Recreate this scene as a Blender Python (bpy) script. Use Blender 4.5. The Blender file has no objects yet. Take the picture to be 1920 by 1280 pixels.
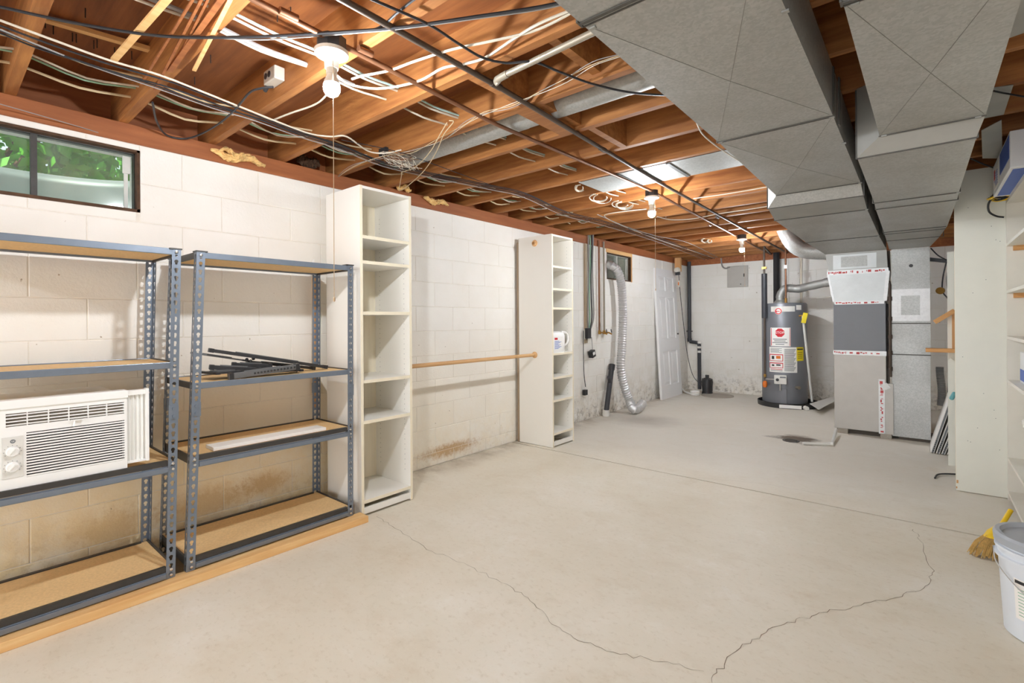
import bpy, math, random
from mathutils import Vector, Matrix
random.seed(7)
PI = math.pi
scene = bpy.context.scene
COL = scene.collection

# ------------------------------------------------------------------ camera
CAM = Vector((3.141, 0.0, 1.2)); YAW = 0.698; ROLL = 0.0065; FPX = 920.78; V0 = 601.89
cd = bpy.data.cameras.new('camera'); cam = bpy.data.objects.new('camera', cd); COL.objects.link(cam)
cd.sensor_fit = 'HORIZONTAL'; cd.sensor_width = 36.0; cd.lens = FPX / 1920 * 36
cd.shift_y = -(640 - V0) / 1920; cd.clip_start = 0.02; cd.clip_end = 200
cam.matrix_world = Matrix.Translation(CAM) @ Matrix.Rotation(YAW, 4, 'Z') @ Matrix.Rotation(PI / 2, 4, 'X') @ Matrix.Rotation(-ROLL, 4, 'Z')
scene.camera = cam

# ------------------------------------------------------------------ light and exposure
scene.view_settings.view_transform = 'Standard'; scene.view_settings.look = 'None'
scene.view_settings.gamma = 1.0; scene.view_settings.use_curve_mapping = False
scene.view_settings.exposure = 0.0
BULB = 1700.0                       # emission of each bare bulb
BULB_COL = (0.90, 0.95, 1.0)
world = bpy.data.worlds.new('sky'); scene.world = world; world.use_nodes = True
wn = world.node_tree.nodes; wn.clear()
wo = wn.new('ShaderNodeOutputWorld'); wb = wn.new('ShaderNodeBackground')
wb.inputs[0].default_value = (0.80, 0.90, 1.0, 1); wb.inputs[1].default_value = 1.5
world.node_tree.links.new(wb.outputs[0], wo.inputs[0])
sl = bpy.data.lights.new('sun', 'SUN'); sl.energy = 11.0; sl.angle = 0.02; sl.color = (1, .95, .82)
so = bpy.data.objects.new('sun', sl); COL.objects.link(so); so.location = (-6, -3, 9)
so.rotation_euler = (math.radians(28), math.radians(22), 0)
al = bpy.data.lights.new('added_fill', 'AREA'); al.shape = 'RECTANGLE'; al.size = 4.2; al.size_y = 2.0; al.energy = 105.0; al.color = (.84, .92, 1.0)
ao = bpy.data.objects.new('added_fill', al); COL.objects.link(ao); ao.location = (2.1, -3.5, 1.1); ao.rotation_euler = (PI/2, 0, 0)   # added fill behind the viewpoint to lift the shadows, no known source there
scene.cycles.max_bounces = 10; scene.cycles.diffuse_bounces = 6; scene.cycles.glossy_bounces = 4
scene.cycles.transmission_bounces = 6; scene.cycles.sample_clamp_indirect = 8.0

# ------------------------------------------------------------------ helpers
DV = (-math.sin(YAW), math.cos(YAW)); RV = (math.cos(YAW), math.sin(YAW))
def P(u, v, x=None, y=None, z=None):
    """the point of the plane x=, y= or z= (metres) that a photograph position refers to"""
    du = u - 960; dv = V0 - v; c, s = math.cos(ROLL), math.sin(ROLL)
    a = (du * c + dv * s) / FPX; b = (dv * c - du * s) / FPX
    d = Vector((DV[0] + RV[0] * a, DV[1] + RV[1] * a, b))
    if x is not None: t = (x - CAM.x) / d.x
    elif y is not None: t = (y - CAM.y) / d.y
    else: t = (z - CAM.z) / d.z
    return CAM + d * t

WLOC = {}
class MB:
    def __init__(s): s.v = []; s.f = []
    def add(s, vs, fs):
        n = len(s.v); s.v += [tuple(p) for p in vs]; s.f += [tuple(i + n for i in f) for f in fs]; return s
    def box(s, x0, x1, y0, y1, z0, z1):
        return s.hexa([(x0,y0,z0),(x1,y0,z0),(x1,y1,z0),(x0,y1,z0),(x0,y0,z1),(x1,y0,z1),(x1,y1,z1),(x0,y1,z1)])
    def hexa(s, c):
        return s.add(c, [(0,3,2,1),(4,5,6,7),(0,1,5,4),(1,2,6,5),(2,3,7,6),(3,0,4,7)])
    def obox(s, c, size, rot=None):
        h = [Vector(q) for q in ((-1,-1,-1),(1,-1,-1),(1,1,-1),(-1,1,-1),(-1,-1,1),(1,-1,1),(1,1,1),(-1,1,1))]
        R = rot if rot is not None else Matrix.Identity(3)
        return s.hexa([Vector(c) + R @ Vector((q.x*size[0]/2, q.y*size[1]/2, q.z*size[2]/2)) for q in h])
    def bar(s, p0, p1, w, h, up=(0,0,1)):
        p0 = Vector(p0); p1 = Vector(p1); d = (p1 - p0); L = d.length; d.normalize()
        sd = d.cross(Vector(up));
        if sd.length < 1e-4: sd = d.cross(Vector((1,0,0)))
        sd.normalize(); u2 = sd.cross(d)
        R = Matrix((d, sd, u2)).transposed()
        return s.obox((p0 + p1) / 2, (L, w, h), R)
    def tube(s, pts, r, n=8, caps=True):
        pts = [Vector(p) for p in pts]; m = len(pts); rs = r if isinstance(r, (list, tuple)) else [r] * m
        t = [(pts[min(i+1,m-1)] - pts[max(i-1,0)]).normalized() for i in range(m)]
        a = t[0].orthogonal().normalized(); vs = []
        for i in range(m):
            a = (a - t[i] * a.dot(t[i]))
            if a.length < 1e-6: a = t[i].orthogonal()
            a.normalize(); b = t[i].cross(a)
            for k in range(n):
                q = 2 * PI * k / n
                vs.append(pts[i] + (a * math.cos(q) + b * math.sin(q)) * rs[i])
        fs = [(i*n+k, i*n+(k+1)%n, (i+1)*n+(k+1)%n, (i+1)*n+k) for i in range(m-1) for k in range(n)]
        if caps: fs += [tuple(range(n-1,-1,-1)), tuple((m-1)*n+k for k in range(n))]
        return s.add(vs, fs)
    def cyl(s, p0, p1, r, n=12, r1=None): return s.tube([p0, p1], [r, r if r1 is None else r1], n)
    def lathe(s, prof, c, n=20, axis=None):
        c = Vector(c); ax = Vector(axis or (0,0,1)).normalized(); a = ax.orthogonal().normalized(); b = ax.cross(a); vs = []
        for r, z in prof:
            for k in range(n):
                q = 2*PI*k/n; vs.append(c + ax*z + (a*math.cos(q)+b*math.sin(q))*r)
        m = len(prof); fs = [(i*n+k, i*n+(k+1)%n, (i+1)*n+(k+1)%n, (i+1)*n+k) for i in range(m-1) for k in range(n)]
        if prof[0][0] > 1e-6: fs.append(tuple(range(n-1,-1,-1)))
        if prof[-1][0] > 1e-6: fs.append(tuple((m-1)*n+k for k in range(n)))
        return s.add(vs, fs)
    def mesh(s, name, smooth=False, off=Vector((0,0,0))):
        me = bpy.data.meshes.new(name); me.from_pydata([tuple(Vector(p) - off) for p in s.v], [], s.f); me.update()
        if smooth:
            me.polygons.foreach_set('use_smooth', [True]*len(me.polygons))
            me.set_sharp_from_angle(angle=math.radians(38))
        return me
    def build(s, name, m, parent=None, smooth=False, bevel=0.0):
        off = WLOC[parent.name] if parent else Vector((0,0,0))
        if parent is None and s.v:      # origin of a lone thing at the middle of its base
            xs = [p[0] for p in s.v]; ys = [p[1] for p in s.v]; zs = [p[2] for p in s.v]
            off = Vector(((min(xs)+max(xs))/2, (min(ys)+max(ys))/2, min(zs)))
        me = s.mesh(name, smooth, off); o = bpy.data.objects.new(name, me); COL.objects.link(o)
        if m: me.materials.append(m)
        if parent: o.parent = parent
        else: o.location = off
        WLOC[o.name] = off
        if bevel:
            b = o.modifiers.new('bevel', 'BEVEL'); b.width = bevel; b.segments = 2; b.limit_method = 'ANGLE'
        return o
def tag(o, label, cat, group=None):
    o['label'] = label; o['category'] = cat
    if group: o['group'] = group
    return o
def thing(name, label, cat, loc, group=None):
    o = bpy.data.objects.new(name, None); COL.objects.link(o); o.location = loc; o.empty_display_size = .05
    WLOC[o.name] = Vector(loc); return tag(o, label, cat, group)
def struct(o): o['kind'] = 'structure'; return o
def smoothline(pts, k=6):
    pts = [Vector(p) for p in pts]; out = []
    q = [pts[0]*2-pts[1]] + pts + [pts[-1]*2-pts[-2]]
    for i in range(1, len(q)-2):
        a,b,c,d = q[i-1],q[i],q[i+1],q[i+2]
        for j in range(k):
            t = j/k
            out.append(.5*((2*b)+(c-a)*t+(2*a-5*b+4*c-d)*t*t+(3*b-a-3*c+d)*t**3))
    out.append(pts[-1]); return out
def text_geo(body, size):
    cu = bpy.data.curves.new('lettering', 'FONT'); cu.body = body; cu.size = size; cu.align_x = 'CENTER'; cu.align_y = 'CENTER'; cu.resolution_u = 2
    o = bpy.data.objects.new('lettering', cu); COL.objects.link(o)
    me = bpy.data.meshes.new_from_object(o.evaluated_get(bpy.context.evaluated_depsgraph_get()))
    vs = [v.co.copy() for v in me.vertices]; fs = [tuple(p.vertices) for p in me.polygons]
    bpy.data.objects.remove(o); bpy.data.curves.remove(cu); bpy.data.meshes.remove(me); return vs, fs

# ------------------------------------------------------------------ materials
def new_mat(name):
    m = bpy.data.materials.new(name); m.use_nodes = True; nt = m.node_tree
    return m, nt, nt.nodes, nt.links, nt.nodes['Principled BSDF']
def c4(c): return (c[0], c[1], c[2], 1)
def srgb(r, g, b):
    f = lambda q: (q/255/12.92) if q <= 10 else ((q/255+.055)/1.055)**2.4
    return (f(r), f(g), f(b))
def coords(nt, kind, scale):
    N, L = nt.nodes, nt.links
    mp = N.new('ShaderNodeMapping'); mp.inputs['Scale'].default_value = scale
    if kind == 'world': g = N.new('ShaderNodeNewGeometry'); L.new(g.outputs['Position'], mp.inputs[0])
    else: g = N.new('ShaderNodeTexCoord'); L.new(g.outputs['Object'], mp.inputs[0])
    return mp.outputs[0]
def noise(nt, vec, scale, detail=4, rough=.6):
    n = nt.nodes.new('ShaderNodeTexNoise'); n.inputs['Scale'].default_value = scale; n.inputs['Detail'].default_value = detail
    n.inputs['Roughness'].default_value = rough; nt.links.new(vec, n.inputs['Vector']); return n.outputs['Fac']
def ramp(nt, fac, stops):
    r = nt.nodes.new('ShaderNodeValToRGB'); e = r.color_ramp.elements
    while len(e) < len(stops): e.new(.5)
    for i, (p, c) in enumerate(stops): e[i].position = p; e[i].color = c4(c) if len(c) == 3 else c
    nt.links.new(fac, r.inputs[0]); return r.outputs[0]
def mix(nt, fac, a, b, mode='MIX'):
    m = nt.nodes.new('ShaderNodeMix'); m.data_type = 'RGBA'; m.blend_type = mode
    for s, val in ((m.inputs[0], fac), (m.inputs[6], a), (m.inputs[7], b)):
        if isinstance(val, (int, float)): s.default_value = val
        elif isinstance(val, tuple): s.default_value = c4(val)
        else: nt.links.new(val, s)
    return m.outputs[2]
def math_(nt, op, a, b=None, clamp=False):
    m = nt.nodes.new('ShaderNodeMath'); m.operation = op; m.use_clamp = clamp
    for s, val in ((m.inputs[0], a), (m.inputs[1], b)):
        if val is None: continue
        if isinstance(val, (int, float)): s.default_value = val
        else: nt.links.new(val, s)
    return m.outputs[0]
def maprange(nt, v, a, b, c=0., d=1.):
    m = nt.nodes.new('ShaderNodeMapRange'); m.clamp = True
    m.inputs[1].default_value = a; m.inputs[2].default_value = b; m.inputs[3].default_value = c; m.inputs[4].default_value = d
    nt.links.new(v, m.inputs[0]); return m.outputs[0]
def bump(nt, h, strength, dist=.01):
    b = nt.nodes.new('ShaderNodeBump'); b.inputs['Strength'].default_value = strength; b.inputs['Distance'].default_value = dist
    nt.links.new(h, b.inputs['Height']); nt.links.new(b.outputs[0], nt.nodes['Principled BSDF'].inputs['Normal'])
def mat(name, col, rough=.5, metal=0., var=.06, scale=12., bmp=0., stretch=(1,1,1), spec=None, emit=0.):
    m, nt, N, L, B = new_mat(name)
    n = noise(nt, coords(nt, 'obj', stretch), scale)
    lo = tuple(max(0, q*(1-var)) for q in col); hi = tuple(min(1, q*(1+var)) for q in col)
    L.new(ramp(nt, n, [(.3, lo), (.7, hi)]), B.inputs['Base Color'])
    B.inputs['Roughness'].default_value = rough; B.inputs['Metallic'].default_value = metal
    if spec is not None: B.inputs['Specular IOR Level'].default_value = spec
    if emit: B.inputs['Emission Color'].default_value = c4(col); B.inputs['Emission Strength'].default_value = emit
    if bmp: bump(nt, n, bmp)
    return m
def wood(name, dark, light, axis='x', rough=.65, fine=1., rnd=.35):
    m, nt, N, L, B = new_mat(name)
    st = {'x': (1.2, 14, 14), 'y': (14, 1.2, 14), 'z': (14, 14, 1.2)}[axis]
    oi = N.new('ShaderNodeObjectInfo'); vec = coords(nt, 'world', tuple(q*fine for q in st))
    ad = N.new('ShaderNodeVectorMath'); ad.operation = 'ADD'; L.new(vec, ad.inputs[0])
    cx = N.new('ShaderNodeCombineXYZ'); L.new(math_(nt, 'MULTIPLY', oi.outputs['Random'], 40.), cx.inputs[0]); L.new(cx.outputs[0], ad.inputs[1])
    n1 = noise(nt, ad.outputs[0], 2.2, 6, .62); n2 = noise(nt, coords(nt, 'world', (1,1,1)), 1.7, 3)
    mid = tuple((a+b)/2 for a, b in zip(dark, light))
    c = ramp(nt, n1, [(.25, dark), (.5, mid), (.72, light)])
    c = mix(nt, maprange(nt, n2, .4, .75, 0, .4), c, dark)
    c = mix(nt, math_(nt, 'MULTIPLY', oi.outputs['Random'], rnd), c, tuple(q*.7 for q in mid))
    L.new(c, B.inputs['Base Color']); B.inputs['Roughness'].default_value = rough
    bump(nt, n1, .25, .004); return m

M = {}
# painted concrete block: white paint, damp stains low down with shapes of their own
def block_mat(name, stain, dark):
    m, nt, N, L, B = new_mat(name)
    g = N.new('ShaderNodeNewGeometry'); sp = N.new('ShaderNodeSeparateXYZ'); L.new(g.outputs['Position'], sp.inputs[0])
    fine = noise(nt, coords(nt, 'world', (1,1,1)), 55, 4, .65); big = noise(nt, coords(nt, 'world', (1,1,1)), 1.6, 4, .6)
    sp2 = noise(nt, coords(nt, 'world', (1,1,1)), 7., 6, .72)
    oi = N.new('ShaderNodeObjectInfo')
    base = ramp(nt, big, [(.3, srgb(238,234,226)), (.7, srgb(246,244,240))])
    base = mix(nt, math_(nt, 'MULTIPLY', oi.outputs['Random'], .12), base, srgb(226,220,208))
    wy = math_(nt, 'ADD', maprange(nt, sp.outputs[1], 1.5, 2.2, .85, .22), maprange(nt, sp.outputs[1], 3.9, 4.6, 0., .6))
    low = math_(nt, 'MULTIPLY', maprange(nt, sp.outputs[2], .10, .62, 1., 0.), wy)
    f1 = math_(nt, 'MULTIPLY', low, maprange(nt, sp2, .42, .62, 0, 1.), True)
    base = mix(nt, math_(nt, 'MULTIPLY', f1, .85), base, stain)
    low2 = math_(nt, 'MULTIPLY', maprange(nt, sp.outputs[2], .02, .34, 1., 0.), wy)
    f2 = math_(nt, 'MULTIPLY', low2, maprange(nt, noise(nt, coords(nt, 'world', (1,1,1)), 13., 8, .78), .50, .60, 0, 1.), True)
    base = mix(nt, math_(nt, 'MULTIPLY', f2, .8), base, dark)
    # pin-holes and chips over the whole wall
    if name == 'painted_block':      # damp patches just above the floor behind the shelving
        for (y_, z_, ry, rz) in ((.60,.16,.16,.10),(1.02,.17,.20,.09),(1.35,.20,.16,.06),(2.9,.10,.3,.05)):
            ey = math_(nt, 'DIVIDE', math_(nt, 'SUBTRACT', sp.outputs[1], y_), ry); ez = math_(nt, 'DIVIDE', math_(nt, 'SUBTRACT', sp.outputs[2], z_), rz)
            dd = math_(nt, 'SQRT', math_(nt, 'ADD', math_(nt, 'MULTIPLY', ey, ey), math_(nt, 'MULTIPLY', ez, ez)))
            dd = math_(nt, 'ADD', dd, math_(nt, 'MULTIPLY', math_(nt, 'SUBTRACT', noise(nt, coords(nt, 'world', (1,1,1)), 26., 8, .8), .5), 3.4))
            base = mix(nt, math_(nt, 'MULTIPLY', maprange(nt, dd, .45, 1.35, 1, 0), .85), base, srgb(172,122,54))
    if name == 'painted_block':      # cream tint on the lower courses, fading upward and along the wall
        cream_f = math_(nt, 'MULTIPLY', maprange(nt, sp.outputs[2], .35, 1.15, .62, 0.), maprange(nt, sp.outputs[1], 1.6, 3.2, 1., .25))
        base = mix(nt, math_(nt, 'MULTIPLY', cream_f, maprange(nt, big, .3, .65, .55, 1.)), base, srgb(248,228,182))
    ch = maprange(nt, noise(nt, coords(nt, 'world', (1,1,1)), 24., 3, .5), .735, .76, 0, .75)
    base = mix(nt, ch, base, srgb(150,128,100))
    L.new(base, B.inputs['Base Color']); B.inputs['Roughness'].default_value = .62
    bump(nt, fine, .35, .006); return m
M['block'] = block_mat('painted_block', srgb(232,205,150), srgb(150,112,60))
M['block_far'] = block_mat('painted_block_far', srgb(220,212,196), srgb(112,98,80))
M['mortar'] = mat('painted_mortar', srgb(234,228,217), .7, var=.08, scale=30, bmp=.2)

def concrete():
    m, nt, N, L, B = new_mat('concrete'); W = lambda s: coords(nt, 'world', s)
    a = noise(nt, W((1,1,1)), 1.1, 6, .62); b = noise(nt, W((1,1.5,1)), 3.2, 9, .70); c = noise(nt, W((1,1.3,1)), 34., 5, .7)
    g = N.new('ShaderNodeNewGeometry'); sp = N.new('ShaderNodeSeparateXYZ'); L.new(g.outputs['Position'], sp.inputs[0])
    col = ramp(nt, a, [(.28, srgb(216,206,186)), (.5, srgb(224,216,199)), (.72, srgb(231,225,212))])
    col = mix(nt, maprange(nt, b, .52, .74, 0, .5), col, srgb(206,192,168))
    col = mix(nt, maprange(nt, b, .44, .28, 0, .35), col, srgb(238,234,226))
    col = mix(nt, maprange(nt, c, .54, .72, 0, .42), col, srgb(192,178,152))
    far = maprange(nt, sp.outputs[1], 3.6, 4.4, 0, .45)            # the older slab behind the joint is greyer
    col = mix(nt, far, col, srgb(216,212,206))
    # dark wet stain around the floor drain
    def spot(x, y, r0, r1):
        dx = math_(nt, 'MULTIPLY', math_(nt, 'SUBTRACT', sp.outputs[0], x), .85); dy = math_(nt, 'SUBTRACT', sp.outputs[1], y)
        d = math_(nt, 'SQRT', math_(nt, 'ADD', math_(nt, 'MULTIPLY', dx, dx), math_(nt, 'MULTIPLY', dy, dy)))
        d = math_(nt, 'ADD', d, math_(nt, 'MULTIPLY', math_(nt, 'SUBTRACT', b, .5), .5))
        return maprange(nt, d, r0, r1, 1, 0)
    col = mix(nt, math_(nt, 'MULTIPLY', spot(2.16, 5.60, .10, .21), .9), col, srgb(84,66,50))
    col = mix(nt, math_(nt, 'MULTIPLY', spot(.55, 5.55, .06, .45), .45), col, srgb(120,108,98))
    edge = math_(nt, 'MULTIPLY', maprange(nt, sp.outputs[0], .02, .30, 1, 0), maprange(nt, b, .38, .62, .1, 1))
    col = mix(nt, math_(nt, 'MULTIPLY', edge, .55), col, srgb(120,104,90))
    pt = noise(nt, W((1,1,1)), 2.3, 7, .75); col = mix(nt, maprange(nt, pt, .58, .72, 0, .35), col, srgb(240,237,231)); col = mix(nt, maprange(nt, pt, .42, .30, 0, .4), col, srgb(204,188,162))
    L.new(col, B.inputs['Base Color'])
    L.new(maprange(nt, a, .3, .7, .42, .62), B.inputs['Roughness']); B.inputs['Specular IOR Level'].default_value = .35
    bump(nt, c, .12, .004); return m
M['concrete'] = concrete()
M['gap'] = mat('dark_gap', (.10,.085,.07), .9)
M['crack'] = mat('crack_dust', srgb(120,104,84), .9)
M['joist'] = wood('joist_wood', srgb(128,72,32), srgb(200,138,76), 'x')
M['subfloor'] = wood('subfloor_wood', srgb(104,58,28), srgb(162,100,52), 'x', fine=.6, rnd=0)
M['sill'] = wood('sill_wood', srgb(140,78,42), srgb(186,114,66), 'y')
M['lumber_y'] = wood('pine_y', srgb(222,168,104), srgb(244,208,150), 'y', rnd=.05)
M['lumber_x'] = wood('pine_x', srgb(200,140,80), srgb(232,182,122), 'x', rnd=.2)
M['lumber_z'] = wood('pine_z', srgb(196,140,86), srgb(226,180,126), 'z', rnd=.2)
M['old_rod'] = wood('brown_rod', srgb(126,70,34), srgb(186,116,64), 'y', rnd=.3)
M['dowel'] = wood('dowel_wood', srgb(200,152,100), srgb(224,184,134), 'y', rnd=0)
M['particle'] = mat('particle_board', srgb(226,192,140), .75, var=.10, scale=90)
M['melamine'] = mat('white_melamine', srgb(240,237,230), .38, var=.01, scale=3)
M['melamine_edge'] = mat('cream_edge', srgb(240,230,206), .45, var=.03, scale=9)
M['backboard'] = mat('beige_backboard', srgb(238,228,206), .6, var=.04, scale=6, stretch=(1,9,.4))
M['steel'] = mat('blue_grey_steel', srgb(128,138,152), .36, .55, var=.05, scale=20)
M['steel_dark'] = mat('dark_steel', srgb(70,68,66), .42, .35, var=.1, scale=20)
M['chrome'] = mat('bright_metal', (.75,.75,.75), .22, 1.0, var=.04)
def galv():
    m, nt, N, L, B = new_mat('galvanised'); v = N.new('ShaderNodeTexVoronoi'); v.inputs['Scale'].default_value = 120.
    L.new(coords(nt, 'world', (1,1,1)), v.inputs['Vector'])
    sep = N.new('ShaderNodeSeparateColor'); L.new(v.outputs['Color'], sep.inputs[0]); big = noise(nt, coords(nt, 'world', (1,1,1)), 2.4, 5, .6)
    c = ramp(nt, sep.outputs[0], [(0., srgb(170,171,169)), (1., srgb(188,189,187))])
    c = mix(nt, maprange(nt, big, .4, .72, 0, .45), c, srgb(158,156,150))
    L.new(c, B.inputs['Base Color']); B.inputs['Metallic'].default_value = .55
    L.new(maprange(nt, big, .3, .7, .40, .55), B.inputs['Roughness']); return m
M['galv'] = galv()
M['galv_dull'] = mat('galvanised_dull', srgb(166,166,162), .5, .45, var=.08, scale=6)
M['crease'] = mat('crease_line', srgb(136,135,130), .5, .5)
M['seam'] = mat('seam_metal', srgb(96,94,90), .55, .5)
M['foil'] = mat('foil_tape', (.66,.66,.66), .42, .55, var=.06, scale=40, bmp=.3)
M['foil_sheet'] = mat('foil_sheet', (.58,.60,.60), .48, .5, var=.05, scale=8, bmp=.5)
M['tape_red'] = mat('tape_print', srgb(196,70,70), .5)
M['white_plastic'] = mat('white_plastic', srgb(246,245,242), .38, var=.01)
M['white_plastic2'] = mat('off_white_plastic', srgb(226,224,218), .42, var=.02)
M['shadow_grey'] = mat('duct_mouth', srgb(170,160,148), .7)
M['grey_print'] = mat('grey_print', srgb(120,124,128), .5)
M['black_plastic'] = mat('black_plastic', (.028,.028,.03), .42, var=.1)
M['black_metal'] = mat('black_metal', (.05,.05,.052), .40, .3, var=.12)
M['gun_metal'] = mat('grey_painted_metal', (.16,.165,.17), .42, .3, var=.1)
M['black_cable'] = mat('black_cable', (.022,.023,.027), .45, var=.1)
M['grey_cable'] = mat('grey_cable', srgb(150,148,146), .5)
M['white_cable'] = mat('white_cable', srgb(206,197,180), .5, var=.04)
M['cream_cable'] = mat('cream_cable', srgb(206,186,150), .6, var=.06)
M['green_cable'] = mat('green_cable', srgb(150,190,164), .55, var=.05)
M['cyan_cable'] = mat('cyan_cable', srgb(170,200,196), .55, var=.05)
M['pipe_copper'] = mat('tarnished_copper', srgb(134,92,66), .42, .55, var=.16, scale=5)
M['pipe_iron'] = mat('iron_pipe', srgb(92,80,72), .45, .5, var=.15, scale=5)
M['pipe_grey'] = mat('grey_conduit', srgb(150,140,124), .42, .3, var=.08)
M['brass'] = mat('brass', srgb(176,136,70), .4, .8, var=.1)
M['abs'] = mat('abs_pipe', (.04,.042,.05), .45, var=.1)
M['porcelain'] = mat('porcelain', srgb(218,212,200), .3, var=.02)
M['box_metal'] = mat('outlet_box_metal', srgb(196,190,178), .5, .3, var=.05)
M['insulation'] = mat('fibreglass', srgb(222,184,122), .95, var=.35, scale=26, bmp=1.)
M['string'] = mat('pull_string', srgb(206,182,150), .8)
M['door_paint'] = mat('door_paint', srgb(238,238,238), .45, var=.01)
M['tank'] = mat('grey_tank', srgb(122,124,130), .36, .2, var=.03, scale=4)
M['furnace_dark'] = mat('furnace_grey', srgb(124,126,132), .45, .1, var=.02)
M['furnace_light'] = mat('furnace_silver', srgb(186,182,176), .45, .3, var=.03)
M['paper'] = mat('label_paper', srgb(244,242,238), .6, var=.01)
M['red'] = mat('red_print', srgb(206,34,48), .5)
M['yellow'] = mat('yellow_label', srgb(236,214,30), .5)
M['orange'] = mat('orange_knob', srgb(226,120,40), .5)
M['ink'] = mat('black_print', (.03,.03,.03), .6)
M['blue_print'] = mat('blue_print', srgb(70,104,190), .5)
M['cinder'] = mat('grey_block', srgb(168,160,148), .9, var=.1, scale=40, bmp=.3)
M['panel_paint'] = mat('off_white_board', srgb(232,232,222), .5, var=.025, scale=5, bmp=.04)
M['shelf_paint'] = mat('old_white_paint', srgb(232,228,218), .5, var=.03, scale=6)
M['pail'] = mat('white_pail', srgb(222,228,236), .35, var=.02)
M['pail_lid'] = mat('grey_lid', srgb(168,174,182), .38, var=.04)
M['broom_yellow'] = mat('broom_cap', srgb(240,200,40), .4, var=.04)
M['bristle'] = mat('straw', srgb(214,180,112), .8, var=.2, scale=60)
M['carton'] = mat('white_carton', srgb(236,238,242), .55, var=.02)
M['teal'] = mat('teal_cloth', srgb(110,176,184), .7)
M['window_steel'] = mat('window_steel', srgb(70,68,66), .5, .3, var=.2, scale=30)
M['window_white'] = mat('window_white', srgb(206,206,200), .5, var=.08)
M['rotten'] = mat('weathered_wood', srgb(84,60,42), .85, var=.3, scale=25, bmp=.4)
M['leaf'] = mat('leaf', srgb(92,176,48), .5, var=.35, scale=3)
M['grey_lumber'] = wood('weathered_batten', srgb(150,130,106), srgb(186,166,140), 'z', rnd=.1)
M['well'] = mat('window_well_metal', srgb(112,124,124), .5, .3, var=.1, scale=4)
M['soil'] = mat('soil', srgb(96,82,68), .95, var=.4, scale=30, bmp=.6)
def glass(name, tint, dirt):
    m, nt, N, L, B = new_mat(name); out = N['Material Output']
    tr = N.new('ShaderNodeBsdfTransparent'); tr.inputs[0].default_value = c4(tint)
    gl = N.new('ShaderNodeBsdfGlossy'); gl.inputs['Roughness'].default_value = .08
    df = N.new('ShaderNodeBsdfDiffuse'); df.inputs[0].default_value = (.6,.62,.58,1)
    m1 = N.new('ShaderNodeMixShader'); m1.inputs[0].default_value = .05; L.new(tr.outputs[0], m1.inputs[1]); L.new(gl.outputs[0], m1.inputs[2])
    n = noise(nt, coords(nt, 'world', (1,1,1)), 6., 5, .6); m2 = N.new('ShaderNodeMixShader'); L.new(maprange(nt, n, .35, .75, dirt*.4, dirt), m2.inputs[0])
    L.new(m1.outputs[0], m2.inputs[1]); L.new(df.outputs[0], m2.inputs[2]); L.new(m2.outputs[0], out.inputs[0]); return m
M['glass'] = glass('window_glass', (.93,.97,.94), .16)
M['bulb'] = None
def bulb_mat():
    m, nt, N, L, B = new_mat('lit_bulb'); e = N.new('ShaderNodeEmission'); e.inputs[0].default_value = c4(BULB_COL); e.inputs[1].default_value = BULB
    L.new(e.outputs[0], N['Material Output'].inputs[0]); return m
M['bulb'] = bulb_mat()

# ================================================================== SETTING
ZB = 2.133      # top of the block wall
ZJ = 2.229      # underside of the joists
JH = 0.20       # joist depth
YB = 8.47; XR = 4.25; YF = -3.6
WALLN = (-0.085, 0.721, 1.782, 2.104)      # near window (y0, y1, z0, z1)
WALLF = (5.66, 6.345, 1.74, 2.085)         # far window

# floor: dark bed, two slabs with the control joint between them
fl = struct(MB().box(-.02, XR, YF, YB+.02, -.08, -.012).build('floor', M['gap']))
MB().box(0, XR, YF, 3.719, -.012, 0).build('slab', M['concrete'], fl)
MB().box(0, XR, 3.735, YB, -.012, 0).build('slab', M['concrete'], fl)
def crack(pts, w):
    b = MB(); q = [P(u, v, z=.0006) for u, v in pts]; line = []
    for i in range(len(q)-1):
        for j in range(7):
            t = j/7; p = q[i].lerp(q[i+1], t); n = (q[i+1]-q[i]).normalized().cross(Vector((0,0,1)))
            line.append(p + n * (random.uniform(-.012,.012) if j else 0))
    line.append(q[-1]); m = len(line)
    for i, p in enumerate(line):
        d = (line[min(i+1,m-1)] - line[max(i-1,0)]).normalized(); n = d.cross(Vector((0,0,1)))*w*random.uniform(.4,1.2)
        b.v += [tuple(p-n), tuple(p+n)]
    b.f = [(2*i, 2*i+1, 2*i+3, 2*i+2) for i in range(m-1)]
    b.build('crack', M['crack'], fl)
crack([(706,968),(740,990),(800,1030),(870,1055),(940,1092),(990,1120),(1030,1165),(1075,1195),(1150,1222),(1240,1240),(1320,1258)], .0011)
crack([(1335,1279),(1360,1240),(1410,1198),(1470,1170),(1530,1152),(1600,1136),(1680,1120),(1735,1098),(1752,1070),(1722,1010),(1712,992)], .0011)
crack([(1250,890),(1420,905),(1570,930)], .0006)

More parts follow.
